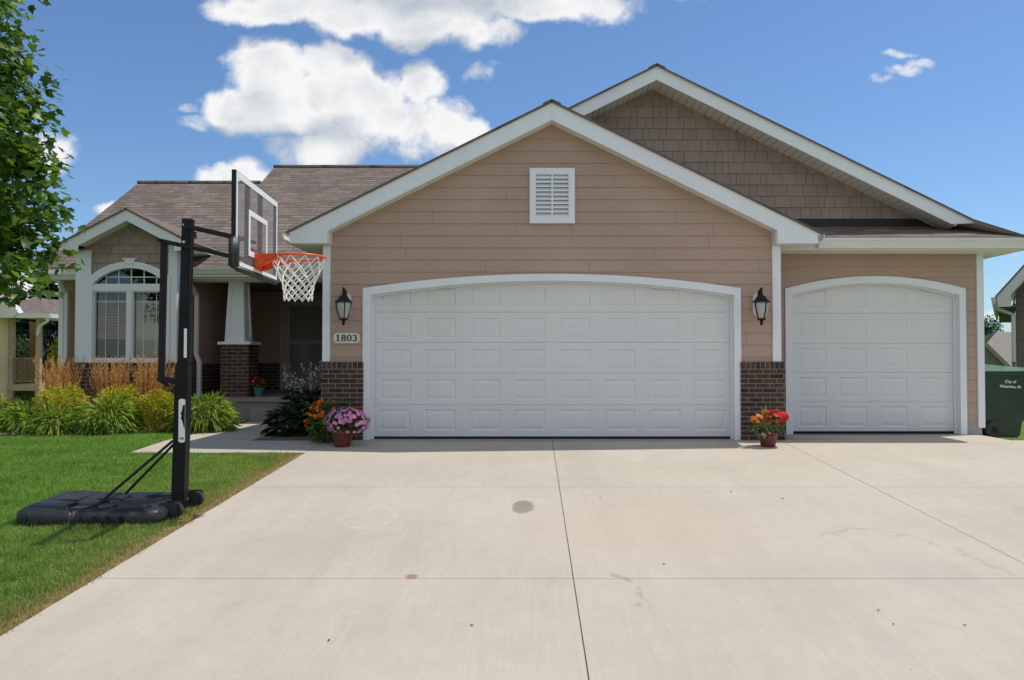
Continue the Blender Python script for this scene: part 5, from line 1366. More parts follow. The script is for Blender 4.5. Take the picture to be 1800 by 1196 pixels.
# ------------------------------------------------------------------ wheeled bin
def wheelie_bin():
    yf = 11.45; x0, x1 = PX(1722, yf), PX(1812, yf); g = gz(7.2, 11.5).item(); xb0, xb1 = PX(1733, yf), PX(1796, yf)
    t = thing('wheelie_bin', 'green wheeled refuse bin with a pale green lid at the right corner of the house', 'bin', ((x0 + x1) / 2, yf + .3, g))
    zt = PZ(653, yf)
    mb = MB(); d = .60
    B_ = [(xb0, yf + .05), (xb1, yf + .05), (xb1, yf + d - .05), (xb0, yf + d - .05)]; T_ = [(x0, yf), (x1, yf), (x1, yf + d), (x0, yf + d)]
    N = 6
    def lv(t_): return [(B_[i][0] + (T_[i][0] - B_[i][0]) * t_, B_[i][1] + (T_[i][1] - B_[i][1]) * t_, g + .015 + (zt - g - .015) * t_) for i in range(4)]
    for a, b in ((0, .5), (.5, .93)):
        A, C = lv(a), lv(b)
        for i in range(4): mb.poly([A[i], A[(i + 1) % 4], C[(i + 1) % 4], C[i]])
    mb.poly(lv(0)[::-1])
    body = mb.build('body', M['green_bin'], t, bevel=.025, smooth=False)
    mb = MB(); mb.box(x0 - .015, x1 + .02, yf - .018, yf + d + .018, zt - .07, zt - .005); mb.build('rim', M['green_bin'], t, bevel=.012)
    mb = MB(); zl0, zl1 = PZ(641, yf), PZ(648, yf)
    sec = [(x0 - .05, zt), (x1 + .06, zt), (x1 + .06, zt + .02), (x1 + .02, zl1 + .0), (x0 + .1, zl0), (x0 - .05, zl0 - .015)]
    mb.prism([(x, yf - .03, z) for x, z in sec], (0, d + .06, 0)); lid = mb.build('lid', M['bin_lid'], t, bevel=.014)
    mb = MB(); mb.tube([(x0 - .09, yf + .04, zt - .02), (x0 - .09, yf + d - .04, zt - .02)], .016, 10); mb.box(x0 - .09, x0, yf + .06, yf + .10, zt - .04, zt); mb.box(x0 - .09, x0, yf + d - .10, yf + d - .06, zt - .04, zt); mb.build('handle', M['green_bin'], t)
    for y in (yf - .015, yf + d - .035):
        c = (PX(1746, yf), y, g + .135)
        mb = MB(); mb.tube([(c[0], y, c[2]), (c[0], y + .05, c[2])], .135, 28); w = mb.build('wheel', M['plastic'], t, bevel=.012)
        mb = MB(); mb.tube([(c[0], y - .004, c[2]), (c[0], y + .0, c[2])], .05, 16); mb.build('hub', M['black_metal'], w)
    for body_, py in (('City of', 671.5), ('Waterloo, IA', 680)):
        me = text_mesh(body_, .058, .0008, 'lettering'); me.materials.append(M['white_paint'])
        tx = link('lettering', me, body); zt_ = PZ(py, yf); k_ = (zt_ - g - .015) / (zt - g - .015)
        tx.location = (PX(1776, yf), yf + .05 * (1 - k_) - .0035, zt_); tx.rotation_euler = (math.pi / 2 + .045, R(2.5), 0)
wheelie_bin()

# ------------------------------------------------------------------ planting
def daylily(px, Y, h, label, n=170, extra=0):
    x = PX(px, Y); g = G(x, Y); t = thing('daylily', label, 'daylily', (x, Y, g), 'daylily clumps along the front bed')
    w = h * rnd.uniform(.80, .92)
    C, d = inball(int(n * 7.5), (x, Y, g + h * .30), (w, w * .9, h * .66), .45); keep = C[:, 2] > g + .02; C, d = C[keep], d[keep]; k = len(C)
    C[:, 2] += .04 * np.sin(C[:, 0] * 13 + Y * 7) * (C[:, 2] - g) / h
    az = d * np.array([1, 1, 0]); leafset('foliage', C, az * 1.0 + rdir(k) * .35 + np.array([0, 0, 1]) * np.clip(.9 - 1.3 * np.linalg.norm(az, axis=1), -.5, .9)[:, None], d + rdir(k) * .3 + np.array([0, 0, .6]), rng.uniform(.10, .20, k), (LEAF[0] * np.array([.26, 1, 1]), LEAF[1]), M['daylily'], t)
    blades('blade', (x, Y, g), int(n * .8), h * 1.5, .012, 1.0, M['daylily'], t, 7, .22, 1.0, (50, 89))
def spirea(px, Y, w, h, label, tips=True):
    x = PX(px, Y); g = G(x, Y); t = thing('golden_shrub', label, 'shrub', (x, Y, g), 'golden shrubs in the front bed')
    n = 2600; C, d = inball(n, (x, Y, g + h * .48), (w / 2, w / 2 * .9, h * .5), .5)
    C[:, 2] += .05 * np.sin(C[:, 0] * 17) + .04 * np.sin(C[:, 1] * 23); keep = C[:, 2] > g + .02; C, d = C[keep], d[keep]; k = len(C)
    leafset('foliage', C, d + rdir(k) * .8 + np.array([0, 0, .4]), rdir(k) + np.array([0, 0, 1.2]), rng.uniform(.03, .06, k), LEAF, M['spirea'], t)
    if tips:
        k = 420; C, d = inball(k, (x, Y, g + h * .52), (w / 2, w / 2 * .9, h * .52), .9); keep = d[:, 2] > .2; C, d = C[keep], d[keep]; k = len(C)
        leafset('blossom_or_tip', C, d + rdir(k) * .5, rdir(k) + np.array([0, 0, 1]), rng.uniform(.025, .045, k), LEAF, M['spirea_tip'], t)  # gold and rusty leaf tips of the shrub, not flowers
    mb = MB()
    for i in range(9):
        a = rnd.uniform(0, 6.28); mb.tube([(x + .03 * math.cos(a), Y + .03 * math.sin(a), g), (x + w * .28 * math.cos(a), Y + w * .28 * math.sin(a), g + h * .7)], [.008, .003], 5)
    mb.build('stem', M['bark'], t)
def reed(px, Y, h, label, n=130, lean=.0):
    x = PX(px, Y); g = G(x, Y); t = thing('feather_reed_grass', label, 'ornamental grass', (x, Y, g), 'feather reed grasses under the bay window')
    blades('foliage', (x, Y, g), 210, h * .95, .011, .8, M['reed_green'], t, 6, .12, .75, (60, 88))
    az = rng.random(n) * 2 * np.pi; tilt = np.radians(np.abs(rng.normal(0, 7.5, n)) + 1); L = h * rng.uniform(.78, 1.08, n)
    d = np.stack([np.cos(az) * np.sin(tilt) + lean, np.sin(az) * np.sin(tilt), np.cos(tilt)], 1); b = np.array((x, Y, g)) + np.stack([np.cos(az), np.sin(az), 0 * az], 1) * (np.sqrt(rng.random(n)) * .14)[:, None]
    mb = MB()
    for i in range(n):
        p0 = Vector(b[i]); p2 = p0 + Vector(d[i]) * L[i]; bend = Vector((d[i][0], d[i][1], 0)) * .10 * L[i]; mid = p0.lerp(p2, .62) - bend * .3
        mb.tube([p0, mid, p2], [.0022, .002, .0015], 3, cap=False)
    mb.build('stem', M['plume'], t)
    # each plume is a tuft of short awns round the top third of the stem
    Cs = []; Ds = []
    for k in range(20):
        s = .66 + .38 * k / 20; Cs.append(b + d * (L * s)[:, None] + rng.normal(0, .006, (n, 3))); Ds.append(d + rdir(n) * .35)
    C = np.concatenate(Cs); D = np.concatenate(Ds); leafset('plume_sprays', C, D, rdir(len(C)), rng.uniform(.024, .052, len(C)) , (LEAF[0] * np.array([.6, 1, 1]), LEAF[1]), M['plume'], t)

reed(106, 12.45, 1.02, 'feather reed grass with tan plumes at the left corner of the house', 105)
reed(193, 12.45, 1.05, 'feather reed grass with tan plumes below the left window pane', 110)
reed(262, 12.45, 1.06, 'feather reed grass with tan plumes just left of the hoop pole', 105, .06)
spirea(110, 11.8, .78, .68, 'golden leafed shrub, largest and leftmost in the front bed')
spirea(212, 12.0, .70, .66, 'golden leafed shrub behind the daylily in the middle of the bed')
spirea(278, 11.65, .52, .60, 'golden leafed shrub with rusty tips immediately left of the hoop pole')
daylily(4, 11.5, .48, 'daylily clump at the far left end of the front bed'); daylily(56, 11.45, .40, 'daylily clump in front of the deck of the house next door')
daylily(98, 11.3, .34, 'daylily clump at the foot of the largest golden shrub', 120); daylily(190, 11.45, .50, 'big daylily clump in the middle of the front bed', 230)
daylily(358, 11.75, .52, 'daylily clump just right of the hoop pole beside the walkway', 240)
t = thing('gold_sapling', 'slim yellow leafed shrub at the left corner of the house', 'shrub', (PX(98, 14.6), 14.6, 0))
x = PX(98, 14.6)
for z in np.arange(.45, 1.35, .12):
    pass
C = np.concatenate([np.array((x + rnd.uniform(-.06, .06), 14.6, z)) + rng.normal(0, .055, (60, 3)) for z in np.arange(.35, 1.35, .14)]); k = len(C)
leafset('foliage', C, rdir(k) + np.array([0, 0, .5]), rdir(k) + np.array([0, 0, 1]), rng.uniform(.05, .09, k), LEAF, M['yellowbush'], t)
mb = MB(); mb.tube([(x, 14.6, -.02), (x + .02, 14.6, 1.3)], [.012, .004], 6); mb.build('stem', M['bark'], t)

# hostas by the entrance walk
def hosta(px, Y, w, h, label, n=420, flowers=16):
    x = PX(px, Y); g = G(x, Y); t = thing('hosta', label, 'hosta', (x, Y, g))
    C, d = inball(n, (x, Y, g + h * .35), (w / 2, w / 2, h * .65), .45); keep = C[:, 2] > g + .03; C, d = C[keep], d[keep]; k = len(C)
    leafset('foliage', C, d * np.array([1, 1, .2]) + rdir(k) * .3 + np.array([0, 0, -.15]), d + np.array([0, 0, 1.1]), rng.uniform(.11, .19, k), BROAD, M['hosta'], t)
    if flowers:
        mb = MB(); tips = []
        for i in range(flowers):
            a = rnd.uniform(0, 6.28); r_ = w * .28 * math.sqrt(rnd.random()); p0 = Vector((x + r_ * math.cos(a), Y + r_ * math.sin(a), g + .1)); p2 = p0 + Vector((rnd.uniform(-.16, .16), rnd.uniform(-.12, .06), h * rnd.uniform(.95, 1.5)))
            mb.tube([p0, p0.lerp(p2, .6) + Vector((0, 0, .03)), p2], [.004, .003, .002], 4, cap=False); tips += [p0.lerp(p2, s) + Vector((rnd.uniform(-.02, .02), rnd.uniform(-.02, .02), 0)) for s in np.linspace(.72, 1.0, 9)]
        mb.build('flower_stem', M['hosta'], t); C = np.array([tuple(p) for p in tips]); k = len(C)
        leafset('blossom_or_tip', C, rdir(k) * np.array([1, 1, .3]) + np.array([0, 0, -.5]), rdir(k), rng.uniform(.03, .05, k), BROAD, M['lilac'], t)
hosta(512, 11.15, .62, .42, 'dark leafy hosta beside the entrance walk, nearest the camera', 300, 0)
hosta(540, 11.8, .72, .66, 'tall hosta with pale lilac flower stems next to the garage corner', 300, 30)

# potted flowers
def pot(mb, c, r, h): mb.lathe(c, [(r * .68, 0), (r * .72, .01), (r * .92, h * .7), (r * 1.0, h * .82), (r * 1.06, h * .84), (r * 1.07, h), (r * .95, h), (r * .9, h * .9)], 26, cap=False); mb.lathe(c, [(r * .68, .002), (.001, .002)], 26, cap=False)
def soil(c, r, h, t): mb = MB(); mb.lathe(c, [(r * .93, h * .88), (r * .5, h * .95), (.001, h * .96)], 20, cap=False); mb.build('soil', M['soil'], t)
def pot1():
    Y = 9.93; x = PX(603, Y); g = G(x, Y); t = thing('flower_pot', 'red pot overflowing with pink petunias at the left side of the big garage door', 'flower pot', (x, Y, g))
    mb = MB(); pot(mb, (x, Y, g), .135, .20); mb.build('pot', M['terracotta'], t, smooth=True); soil((x, Y, g), .135, .20, t)
    C, d = inball(460, (x + .02, Y + .02, g + .30), (.27, .21, .17), .5); k = len(C); leafset('foliage', C, d + rdir(k) * .7, d + np.array([0, 0, .8]), rng.uniform(.04, .07, k), LEAF, M['potleaf'], t)
    C, d = inball(200, (x + .06, Y - .01, g + .31), (.29, .22, .18), .92); keep = (d[:, 2] > -.75) & (d[:, 1] < .5); C, d = C[keep], d[keep]; k = len(C)
    leafset('blossom_or_tip', C, np.cross(d, rdir(k)), d + rdir(k) * .25, rng.uniform(.040, .062, k), SOLID, M['pink'], t)
    C, d = inball(34, (x + .13, Y + .05, g + .42), (.10, .10, .07), .8); k = len(C); leafset('red_blossom', C, np.cross(d, rdir(k)), d + np.array([0, -.6, .3]), rng.uniform(.045, .06, k), SOLID, M['red'], t)
pot1()
def marigold():
    Y = 10.62; x = PX(566, Y) - .03; Y = 10.2; x = PX(572, Y); g = G(x, Y); t = thing('marigold', 'bushy marigold with orange flowers between the hosta and the red pot', 'flowers', (x, Y, g))
    C, d = inball(1000, (x, Y + .05, g + .24), (.25, .20, .29), .4); keep = C[:, 2] > g + .02; C, d = C[keep], d[keep]; k = len(C)
    leafset('foliage', C, d + rdir(k) * .8, d + rdir(k) * .5 + np.array([0, 0, .6]), rng.uniform(.035, .065, k), LEAF, M['potleaf'], t)
    C, d = inball(44, (x, Y + .04, g + .27), (.26, .21, .30), .93); keep = (d[:, 1] < .45) & (d[:, 2] > -.55); C, d = C[keep], d[keep]; k = len(C)
    C4 = np.repeat(C, 9, 0) + rng.normal(0, .010, (k * 9, 3)); D4 = rdir(k * 9); leafset('orange_blossom', C4, D4, np.repeat(d, 9, 0) + rdir(k * 9) * .7, rng.uniform(.03, .042, k * 9), SOLID, M['marigold'], t)
    mb = MB()
    for i in range(7):
        a = rnd.uniform(0, 6.28); mb.tube([(x, Y + .05, g), (x + .12 * math.cos(a), Y + .05 + .1 * math.sin(a), g + .3)], [.006, .003], 5)
    mb.build('stem', M['potleaf'], t)
marigold()
def pot2():
    Y = 9.92; x = PX(1349, Y); g = G(x, Y); t = thing('flower_pot', 'red pot of red and orange flowers against the brick pier between the garage doors', 'flower pot', (x, Y, g))
    mb = MB(); pot(mb, (x, Y, g), .125, .19); mb.build('pot', M['terracotta'], t, smooth=True); soil((x, Y, g), .125, .19, t)
    C, d = inball(230, (x, Y, g + .28), (.18, .15, .13), .4); k = len(C); leafset('foliage', C, d + rdir(k) * .7, d + np.array([0, 0, .8]), rng.uniform(.045, .08, k), LEAF, M['potleaf'], t)
    C, d = inball(70, (x - .05, Y - .05, g + .22), (.13, .10, .08), .5); k = len(C); leafset('pale_foliage', C, d + np.array([0, 0, -.5]), d + np.array([0, -.3, .8]), rng.uniform(.05, .08, k), LEAF, M['paleleaf'], t)
    C, d = inball(60, (x + .10, Y - .02, g + .37), (.16, .13, .09), .8); keep = d[:, 1] < .6; C, d = C[keep], d[keep]; k = len(C); leafset('red_blossom', C, np.cross(d, rdir(k)), d + rdir(k) * .4, rng.uniform(.05, .07, k), SOLID, M['red'], t)
    C, d = inball(26, (x - .14, Y - .03, g + .35), (.09, .09, .06), .8); C2, d2 = inball(14, (x - .0, Y - .03, g + .42), (.09, .08, .05), .8); C = np.concatenate([C, C2]); d = np.concatenate([d, d2]); k = len(C)
    leafset('coral_blossom', C, np.cross(d, rdir(k)), d + rdir(k) * .4, rng.uniform(.045, .06, k), SOLID, M['coral'], t)
    blades('spike', (x - .03, Y + .03, g + .18), 16, .42, .016, .45, M['paleleaf'], t, 5, .03, .4, (66, 88))
pot2()
def pot3():
    Y = 13.95; x = PX(455, Y); g = zfl; t = thing('flower_pot', 'small teal pot of red flowers on the porch beside the brick column', 'flower pot', (x, Y, g))
    mb = MB(); pot(mb, (x, Y, g), .095, .16); mb.build('pot', M['teal'], t, smooth=True); soil((x, Y, g), .095, .16, t)
    C, d = inball(120, (x, Y, g + .22), (.13, .13, .09), .4); k = len(C); leafset('foliage', C, d + rdir(k) * .6, d + np.array([0, 0, .8]), rng.uniform(.04, .07, k), LEAF, M['potleaf'], t)
    C, d = inball(46, (x - .05, Y - .04, g + .28), (.16, .12, .08), .7); k = len(C); leafset('red_blossom', C, np.cross(d, rdir(k)), d + rdir(k) * .4, rng.uniform(.045, .06, k), SOLID, M['red'], t)
pot3()

# ------------------------------------------------------------------ trees
def maple():
    x0, y0 = -7.6, 8.0; g = G(x0, y0)
    t = thing('maple_tree', 'large leafy maple at the left edge, its crown reaching over the lawn', 'tree', (x0, y0, g))
    ctr = np.array((x0, y0, g + 4.3)); rad = np.array((1.95, 1.95, 3.3))
    mb = MB(); mb.tube([(x0, y0, g - .1), (x0 + .03, y0, g + 1.2), (x0 - .02, y0 + .03, g + 2.4), (x0 + .05, y0, g + 4.5), (x0, y0, g + 7.6)], [.20, .15, .13, .09, .02], 12)
    ends = []
    for i in range(300):
        d = rdir(1)[0]; k = .70 + .30 * rnd.random() ** .6
        p = ctr + d * rad * k
        low_ = g + 1.95 + .45 * max(0, 1 - np.hypot(p[0] - x0, p[1] - y0) / 2.0)
        if p[2] < low_: p[2] = low_ + rnd.uniform(0, .5)
        ends.append(p)
    for i in range(80): ends.append(ctr + rdir(1)[0] * rad * rnd.uniform(.25, .68))
    # the ragged right-hand edge of the crown, seen against the sky
    for px, py in ((60, 10), (30, 60), (78, 100), (88, 140), (70, 180), (100, 200), (85, 235), (95, 275), (112, 290), (100, 330), (110, 360), (118, 385), (100, 415), (112, 445), (90, 470), (60, 485), (30, 500), (20, 460), (55, 430), (40, 350), (60, 290), (40, 220), (30, 140), (15, 250), (20, 400)):
        
        for q in range(2): Y = 7.5 + rnd.uniform(-.5, .5); ends.append(np.array(P(px - 44 - 30 * q + rnd.uniform(-6, 4), py + rnd.uniform(-8, 8), Y)))
    for p in ends[::2]:
        zb_ = g + 1.9 + rnd.random() * max(.3, (p[2] - g - 2.4) * .75); zb_ = min(zb_, p[2] - .1 if p[2] > g + 2.2 else g + 1.9)
        s = Vector((x0, y0, zb_)); e_ = Vector(p); m_ = s.lerp(e_, .5) + Vector((0, 0, .16)); mb.tube([s, m_, e_], [.035, .02, .005], 6, cap=False)
    mb.build('trunk', M['bark'], t)
    Cs, Ds, Us = [], [], []
    for p in ends:
        n = rnd.randint(46, 72); sp = np.array((.12, .15, .095)) * rnd.uniform(.8, 1.25)
        c = np.array(p) + rng.normal(0, 1, (n, 3)) * sp; out = (c - np.array((x0, y0, p[2]))); out /= np.linalg.norm(out, axis=1, keepdims=True) + 1e-6
        Cs.append(c); Ds.append(out * .7 + rng.normal(0, .55, (n, 3)) + np.array([0, 0, -.55])); Us.append(out * .35 + rng.normal(0, .45, (n, 3)) + np.array([0, 0, 1]))
    C = np.concatenate(Cs); D = np.concatenate(Ds); U = np.concatenate(Us); keep = C[:, 2] > g + 1.72; C, D, U = C[keep], D[keep], U[keep]; k = len(C)
    leafset('crown', C, D, U, rng.uniform(.065, .115, k), MAPLE, M['maple'], t)
maple()
def spruce(px, Y, h, r, label, seed):
    x = PX(px, Y); g = G(x, Y) - .1; t = thing('spruce_tree', label, 'tree', (x, Y, g), 'dark spruces behind the houses')
    mb = MB(); mb.tube([(x, Y, g), (x, Y, g + h)], [.16, .02], 8); mb.build('trunk', M['bark'], t)
    n = 6500; z = rng.random(n) ** 1.35; rr_ = r * (1 - z) * (.55 + .45 * rng.random(n)) * (1 + .2 * np.sin(z * 60)); az = rng.random(n) * 6.283
    C = np.stack([x + rr_ * np.cos(az), Y + rr_ * np.sin(az), g + .2 + z * (h - .25)], 1); D = np.stack([np.cos(az), np.sin(az), rng.normal(-.25, .35, n)], 1)
    leafset('crown', C, D, rdir(n) + np.array([0, 0, 1]), rng.uniform(.22, .5, n), (LEAF[0] * np.array([.6, 1, 1]), LEAF[1]), M['spruce'], t)
for px, Y, h, r, lb in ((78, 38, 7.1, 2.6, 'dark spruce rising behind the small hip roof of the house next door'), (28, 40, 6.6, 2.4, 'dark spruce half hidden behind the maple crown'), (112, 42, 6.9, 2.6, 'dark spruce hidden mostly behind the left corner of the house'), (50, 44, 6.4, 2.6, 'dark spruce filling the gap between the two nearer spruces')): spruce(px, Y, h, r, lb, 1)
def bush(px, Y, w, h, label, m, n=1800, s=(.06, .12), name='bush', zoff=0.0):
    x = PX(px, Y); g = G(x, Y) + zoff; t = thing(name, label, 'bush', (x, Y, g)); C, d = inball(n, (x, Y, g + h * .5), (w / 2, w / 2, h * .5), .4); k = len(C)
    leafset('foliage', C, d + rdir(k) * .7, d + rdir(k) * .4 + np.array([0, 0, .8]), rng.uniform(*s, k), LEAF, M[m], t); mb = MB(); mb.tube([(x, Y, g - .05), (x, Y, g + h * .6)], [.03, .01], 6); mb.build('stem', M['bark'], t)
bush(34, 33, 1.5, 3.3, 'pale blue green conifer seen through the neighbouring deck', 'conifer', 2600, (.1, .2), 'young_conifer')
bush(42, 28.6, 1.5, 1.0, 'bright green bush under the neighbouring deck', 'greenbush')
def far_tree():
    Y = 62; x = PX(1734, Y); g = G(x, Y); t = thing('far_tree', 'green tree rising behind the far roof on the right', 'tree', (x, Y, g)); top = PZ(553, Y)
    mb = MB(); mb.tube([(x, Y, g), (x, Y, top - 1)], [.25, .05], 8); mb.build('trunk', M['bark'], t)
    n = 3800; C, d = inball(n, (x, Y, top - 2.2), (1.25, 1.3, 2.2), .2); C += .2 * np.sin(C[:, ::-1] * 4); leafset('crown', C, rdir(n), rdir(n) + np.array([0, 0, 1]), rng.uniform(.12, .26, n), LEAF, M['conifer'], t)
far_tree()

# ------------------------------------------------------------------ neighbouring houses
def left_neighbour():
    Y = 28.0; xw = PX(14, Y); g = -1.2
    t = thing('neighbour_house', 'beige neighbouring house with a raised railed deck under a small hip roof', 'house', (xw - 3, Y + 3, g))
    mb = MB(); ze = PZ(548, Y)
    fd = Vector((-.2, -.98, 0)); siding(mb, (xw, Y, 0), tuple(fd), (.98, -.2, 0), [[(0, g), (9, g), (9, PZ(520, Y)), (0, PZ(520, Y))]], g, .19)
    sd = Vector((-.70, 1, 0)).normalized(); siding(mb, (xw, Y, 0), tuple(sd), (sd.y, -sd.x, 0), [[(0, g), (8, g), (8, PZ(520, Y)), (0, PZ(520, Y))]], g, .19)
    mb.build('wall', M['siding_neighbour'], t)
    mb = MB(); xe = PX(100, Y); x1 = PX(40, Y)
    roof_plane(mb, (x1 - 1.4, Y - .4, PZ(548, Y)), (xe, Y - .4, PZ(555, Y)), (PX(55, Y + 3), Y + 3.0, PZ(522, Y + 3)), (x1 - 1.4, Y + 3.0, PZ(522, Y + 3)), .06)
    roof_plane(mb, (xe, Y - .4, PZ(555, Y)), (xe, Y + 6, PZ(555, Y)), (PX(55, Y + 3), Y + 6.0, PZ(522, Y + 3)), (PX(55, Y + 3), Y + 3.0, PZ(522, Y + 3)), .06)
    roof_plane(mb, (xw - 9, Y - .6, PZ(530, Y)), (xw + .4, Y - .6, PZ(530, Y)), (xw - 2.6, Y + 4, PZ(530, Y) + 2.1), (xw - 9, Y + 4, PZ(530, Y) + 2.1), .06)
    mb.build('roof', [M['roof'], M['soffit']], t)
    mb = MB(); mb.box(PX(36, Y), xe, Y - .46, Y - .40, PZ(560, Y), PZ(552.5, Y)); mb.box(xe - .05, xe + .02, Y - .4, Y + 6, PZ(560, Y), PZ(553, Y)); mb.box(PX(36, Y), xe - .05, Y - .40, Y + 3, PZ(560, Y), PZ(560, Y) + .03)
    mb.prism([(PX(14, Y), Y - .5, PZ(560, Y)), (PX(36, Y), Y - .5, PZ(560, Y)), (PX(48, Y), Y - .5, PZ(552, Y)), (PX(33, Y), Y - .5, PZ(530, Y)), (PX(14, Y), Y - .5, PZ(527, Y))], (0, .3, 0)); mb.build('fascia', M['neighbour_trim'], t)
    mb = MB(); mb.tube([(PX(97, Y), Y - .42, PZ(560, Y)), (PX(95, Y), Y - .42, PZ(566, Y)), (PX(72, Y), Y - .1, PZ(574, Y)), (PX(68, Y), Y - .1, PZ(590, Y))], .05, 6); mb.build('downspout', M['neighbour_trim'], t)
    d1 = PX(66, Y)
    for px in (18.5, 66):
        mb = MB(); x = PX(px, Y); mb.box(x - .075, x + .075, Y, Y + .15, g, PZ(560, Y)); mb.build('post', M['deck_wood'], t)
    mb = MB(); x = PX(60, Y + 3); mb.box(x - .2, x + .1, Y + 3, Y + 3.2, g, PZ(560, Y)); mb.build('post', M['deck_brown'], t)
    mb = MB(); mb.box(xw, d1 + .1, Y - .03, Y + 3.2, PZ(687, Y), PZ(676, Y)); mb.build('deck', M['deck_wood'], t)
    mb = MB(); a, b = PX(22, Y), PX(63, Y); mb.box(a, b, Y + .04, Y + .09, PZ(632, Y), PZ(629, Y)); mb.box(a, b, Y + .04, Y + .09, PZ(672, Y), PZ(669, Y))
    n = 11
    for i in range(n + 1): x = a + (b - a) * i / n; mb.box(x - .015, x + .015, Y + .05, Y + .08, PZ(669, Y), PZ(632, Y))
    mb.build('railing', M['deck_brown'], t)
left_neighbour()
def right_neighbour():
    """its gable end is turned a little towards the drive; built square at the origin (eave corner), then turned"""
    Y = 16.5; E = P(1752, 520, Y); g = -.6 - E.z
    t = thing('neighbour_house', 'grey brown neighbouring house cut by the right edge, its pale eave showing', 'house', (E.x, E.y, E.z))
    W_ = 7.6; xm = W_ / 2; sl_ = 1.22; zm = sl_ * xm; wx = .34; so_ = -.24; D = 9.0
    mb = MB(); siding(mb, (0, .45, 0), (1, 0, 0), (0, -1, 0), [[(wx, g), (W_ - wx, g), (W_ - wx, .1), (xm, zm - .3), (wx, .1)]], g, .15); siding(mb, (wx, 0, 0), (0, -1, 0), (-1, 0, 0), [[(-D, g), (-.45, g), (-.45, .1), (-D, .1)]], g, .15); mb.build('wall', M['far_wall'], t)
    mb = MB(); gable_roof(mb, xm, zm, -.03, -.03 * sl_, W_ + .03, -.03 * sl_, -.02, D); mb.build('roof', [M['roof'], M['soffit']], t)
    mb = MB(); h = .30
    mb.prism([(0, 0, 0), (xm, 0, zm), (xm, 0, zm - h), (wx - .08, 0, sl_ * (wx - .08) - h), (wx - .08, 0, so_), (0.02, 0, so_)], (0, .04, 0)); mb.build('rake_board', M['neighbour_trim'], t)
    mb = MB(); mb.prism([(xm, 0, zm), (W_, 0, 0), (W_, 0, -h), (xm, 0, zm - h)], (0, .04, 0)); mb.build('rake_board', M['neighbour_trim'], t)
    mb = MB(); mb.box(.02, wx + .02, .05, D, so_ + .005, so_ + .03); mb.build('soffit', M['far_wall'], t)
    mb = MB(); mb.prism([(wx - .08, .045, sl_ * (wx - .08) - h + .02), (xm, .045, zm - h + .02), (xm, .045, zm - h + .05), (wx - .08, .045, sl_ * (wx - .08) - h + .05)], (0, .5, 0)); mb.build('soffit', M['far_wall'], t)
    mb = MB(); mb.prism([(-.11, .06, -.03), (-.005, .06, -.03), (-.005, .06, -.17), (-.06, .06, -.17)], (0, 8, 0)); mb.build('gutter', M['neighbour_trim'], t)
    mb = MB(); mb.tube([(-.04, .12, -.16), (.04, .2, -.28), (wx - .04, .36, -.40), (wx - .04, .40, -1.4)], .045, 6); mb.build('downspout', M['neighbour_trim'], t)
    t.rotation_euler = (0, 0, -R(31))
    for c in t.children: c.matrix_parent_inverse = Matrix.Identity(4)
right_neighbour()
def far_house():
    Y = 40.0; g = -3.2; t = thing('far_house', 'distant low house with a pale brown roof behind the green bin', 'house', (PX(1770, Y), Y + 3, g))
    a = PX(1690, Y); b = PX(1900, Y); rz = PZ(584, Y + 4); e = PZ(655, Y)
    mb = MB(); roof_plane(mb, (a, Y, e), (b, Y, e), (b, Y + 4, rz), (PX(1752, Y + 4), Y + 4, rz), .1)
    roof_plane(mb, (b, Y + 8, e), (a, Y + 8, e), (PX(1752, Y + 4), Y + 4, rz), (b, Y + 4, rz), .1)
    ga = P(1722, 590, Y - 2); gb = P(1778, 645, Y - 2); roof_plane(mb, (gb.x, Y - 2, gb.z), (gb.x, Y + 3, gb.z), (ga.x, Y + 3, ga.z), (ga.x, Y - 2, ga.z), .1)
    mb.build('roof', [M['far_roof'], M['soffit']], t)
    mb = MB(); mb.box(a + .4, b, Y + .4, Y + 7.6, g, e); mb.prism([(ga.x - 3, Y - 1.8, g), (gb.x - .1, Y - 1.8, g), (gb.x - .1, Y - 1.8, gb.z), (ga.x, Y - 1.8, ga.z - .12), (ga.x - 3, Y - 1.8, ga.z - 2.5)], (0, 4, 0)); mb.build('wall', M['far_wall'], t)
far_house()

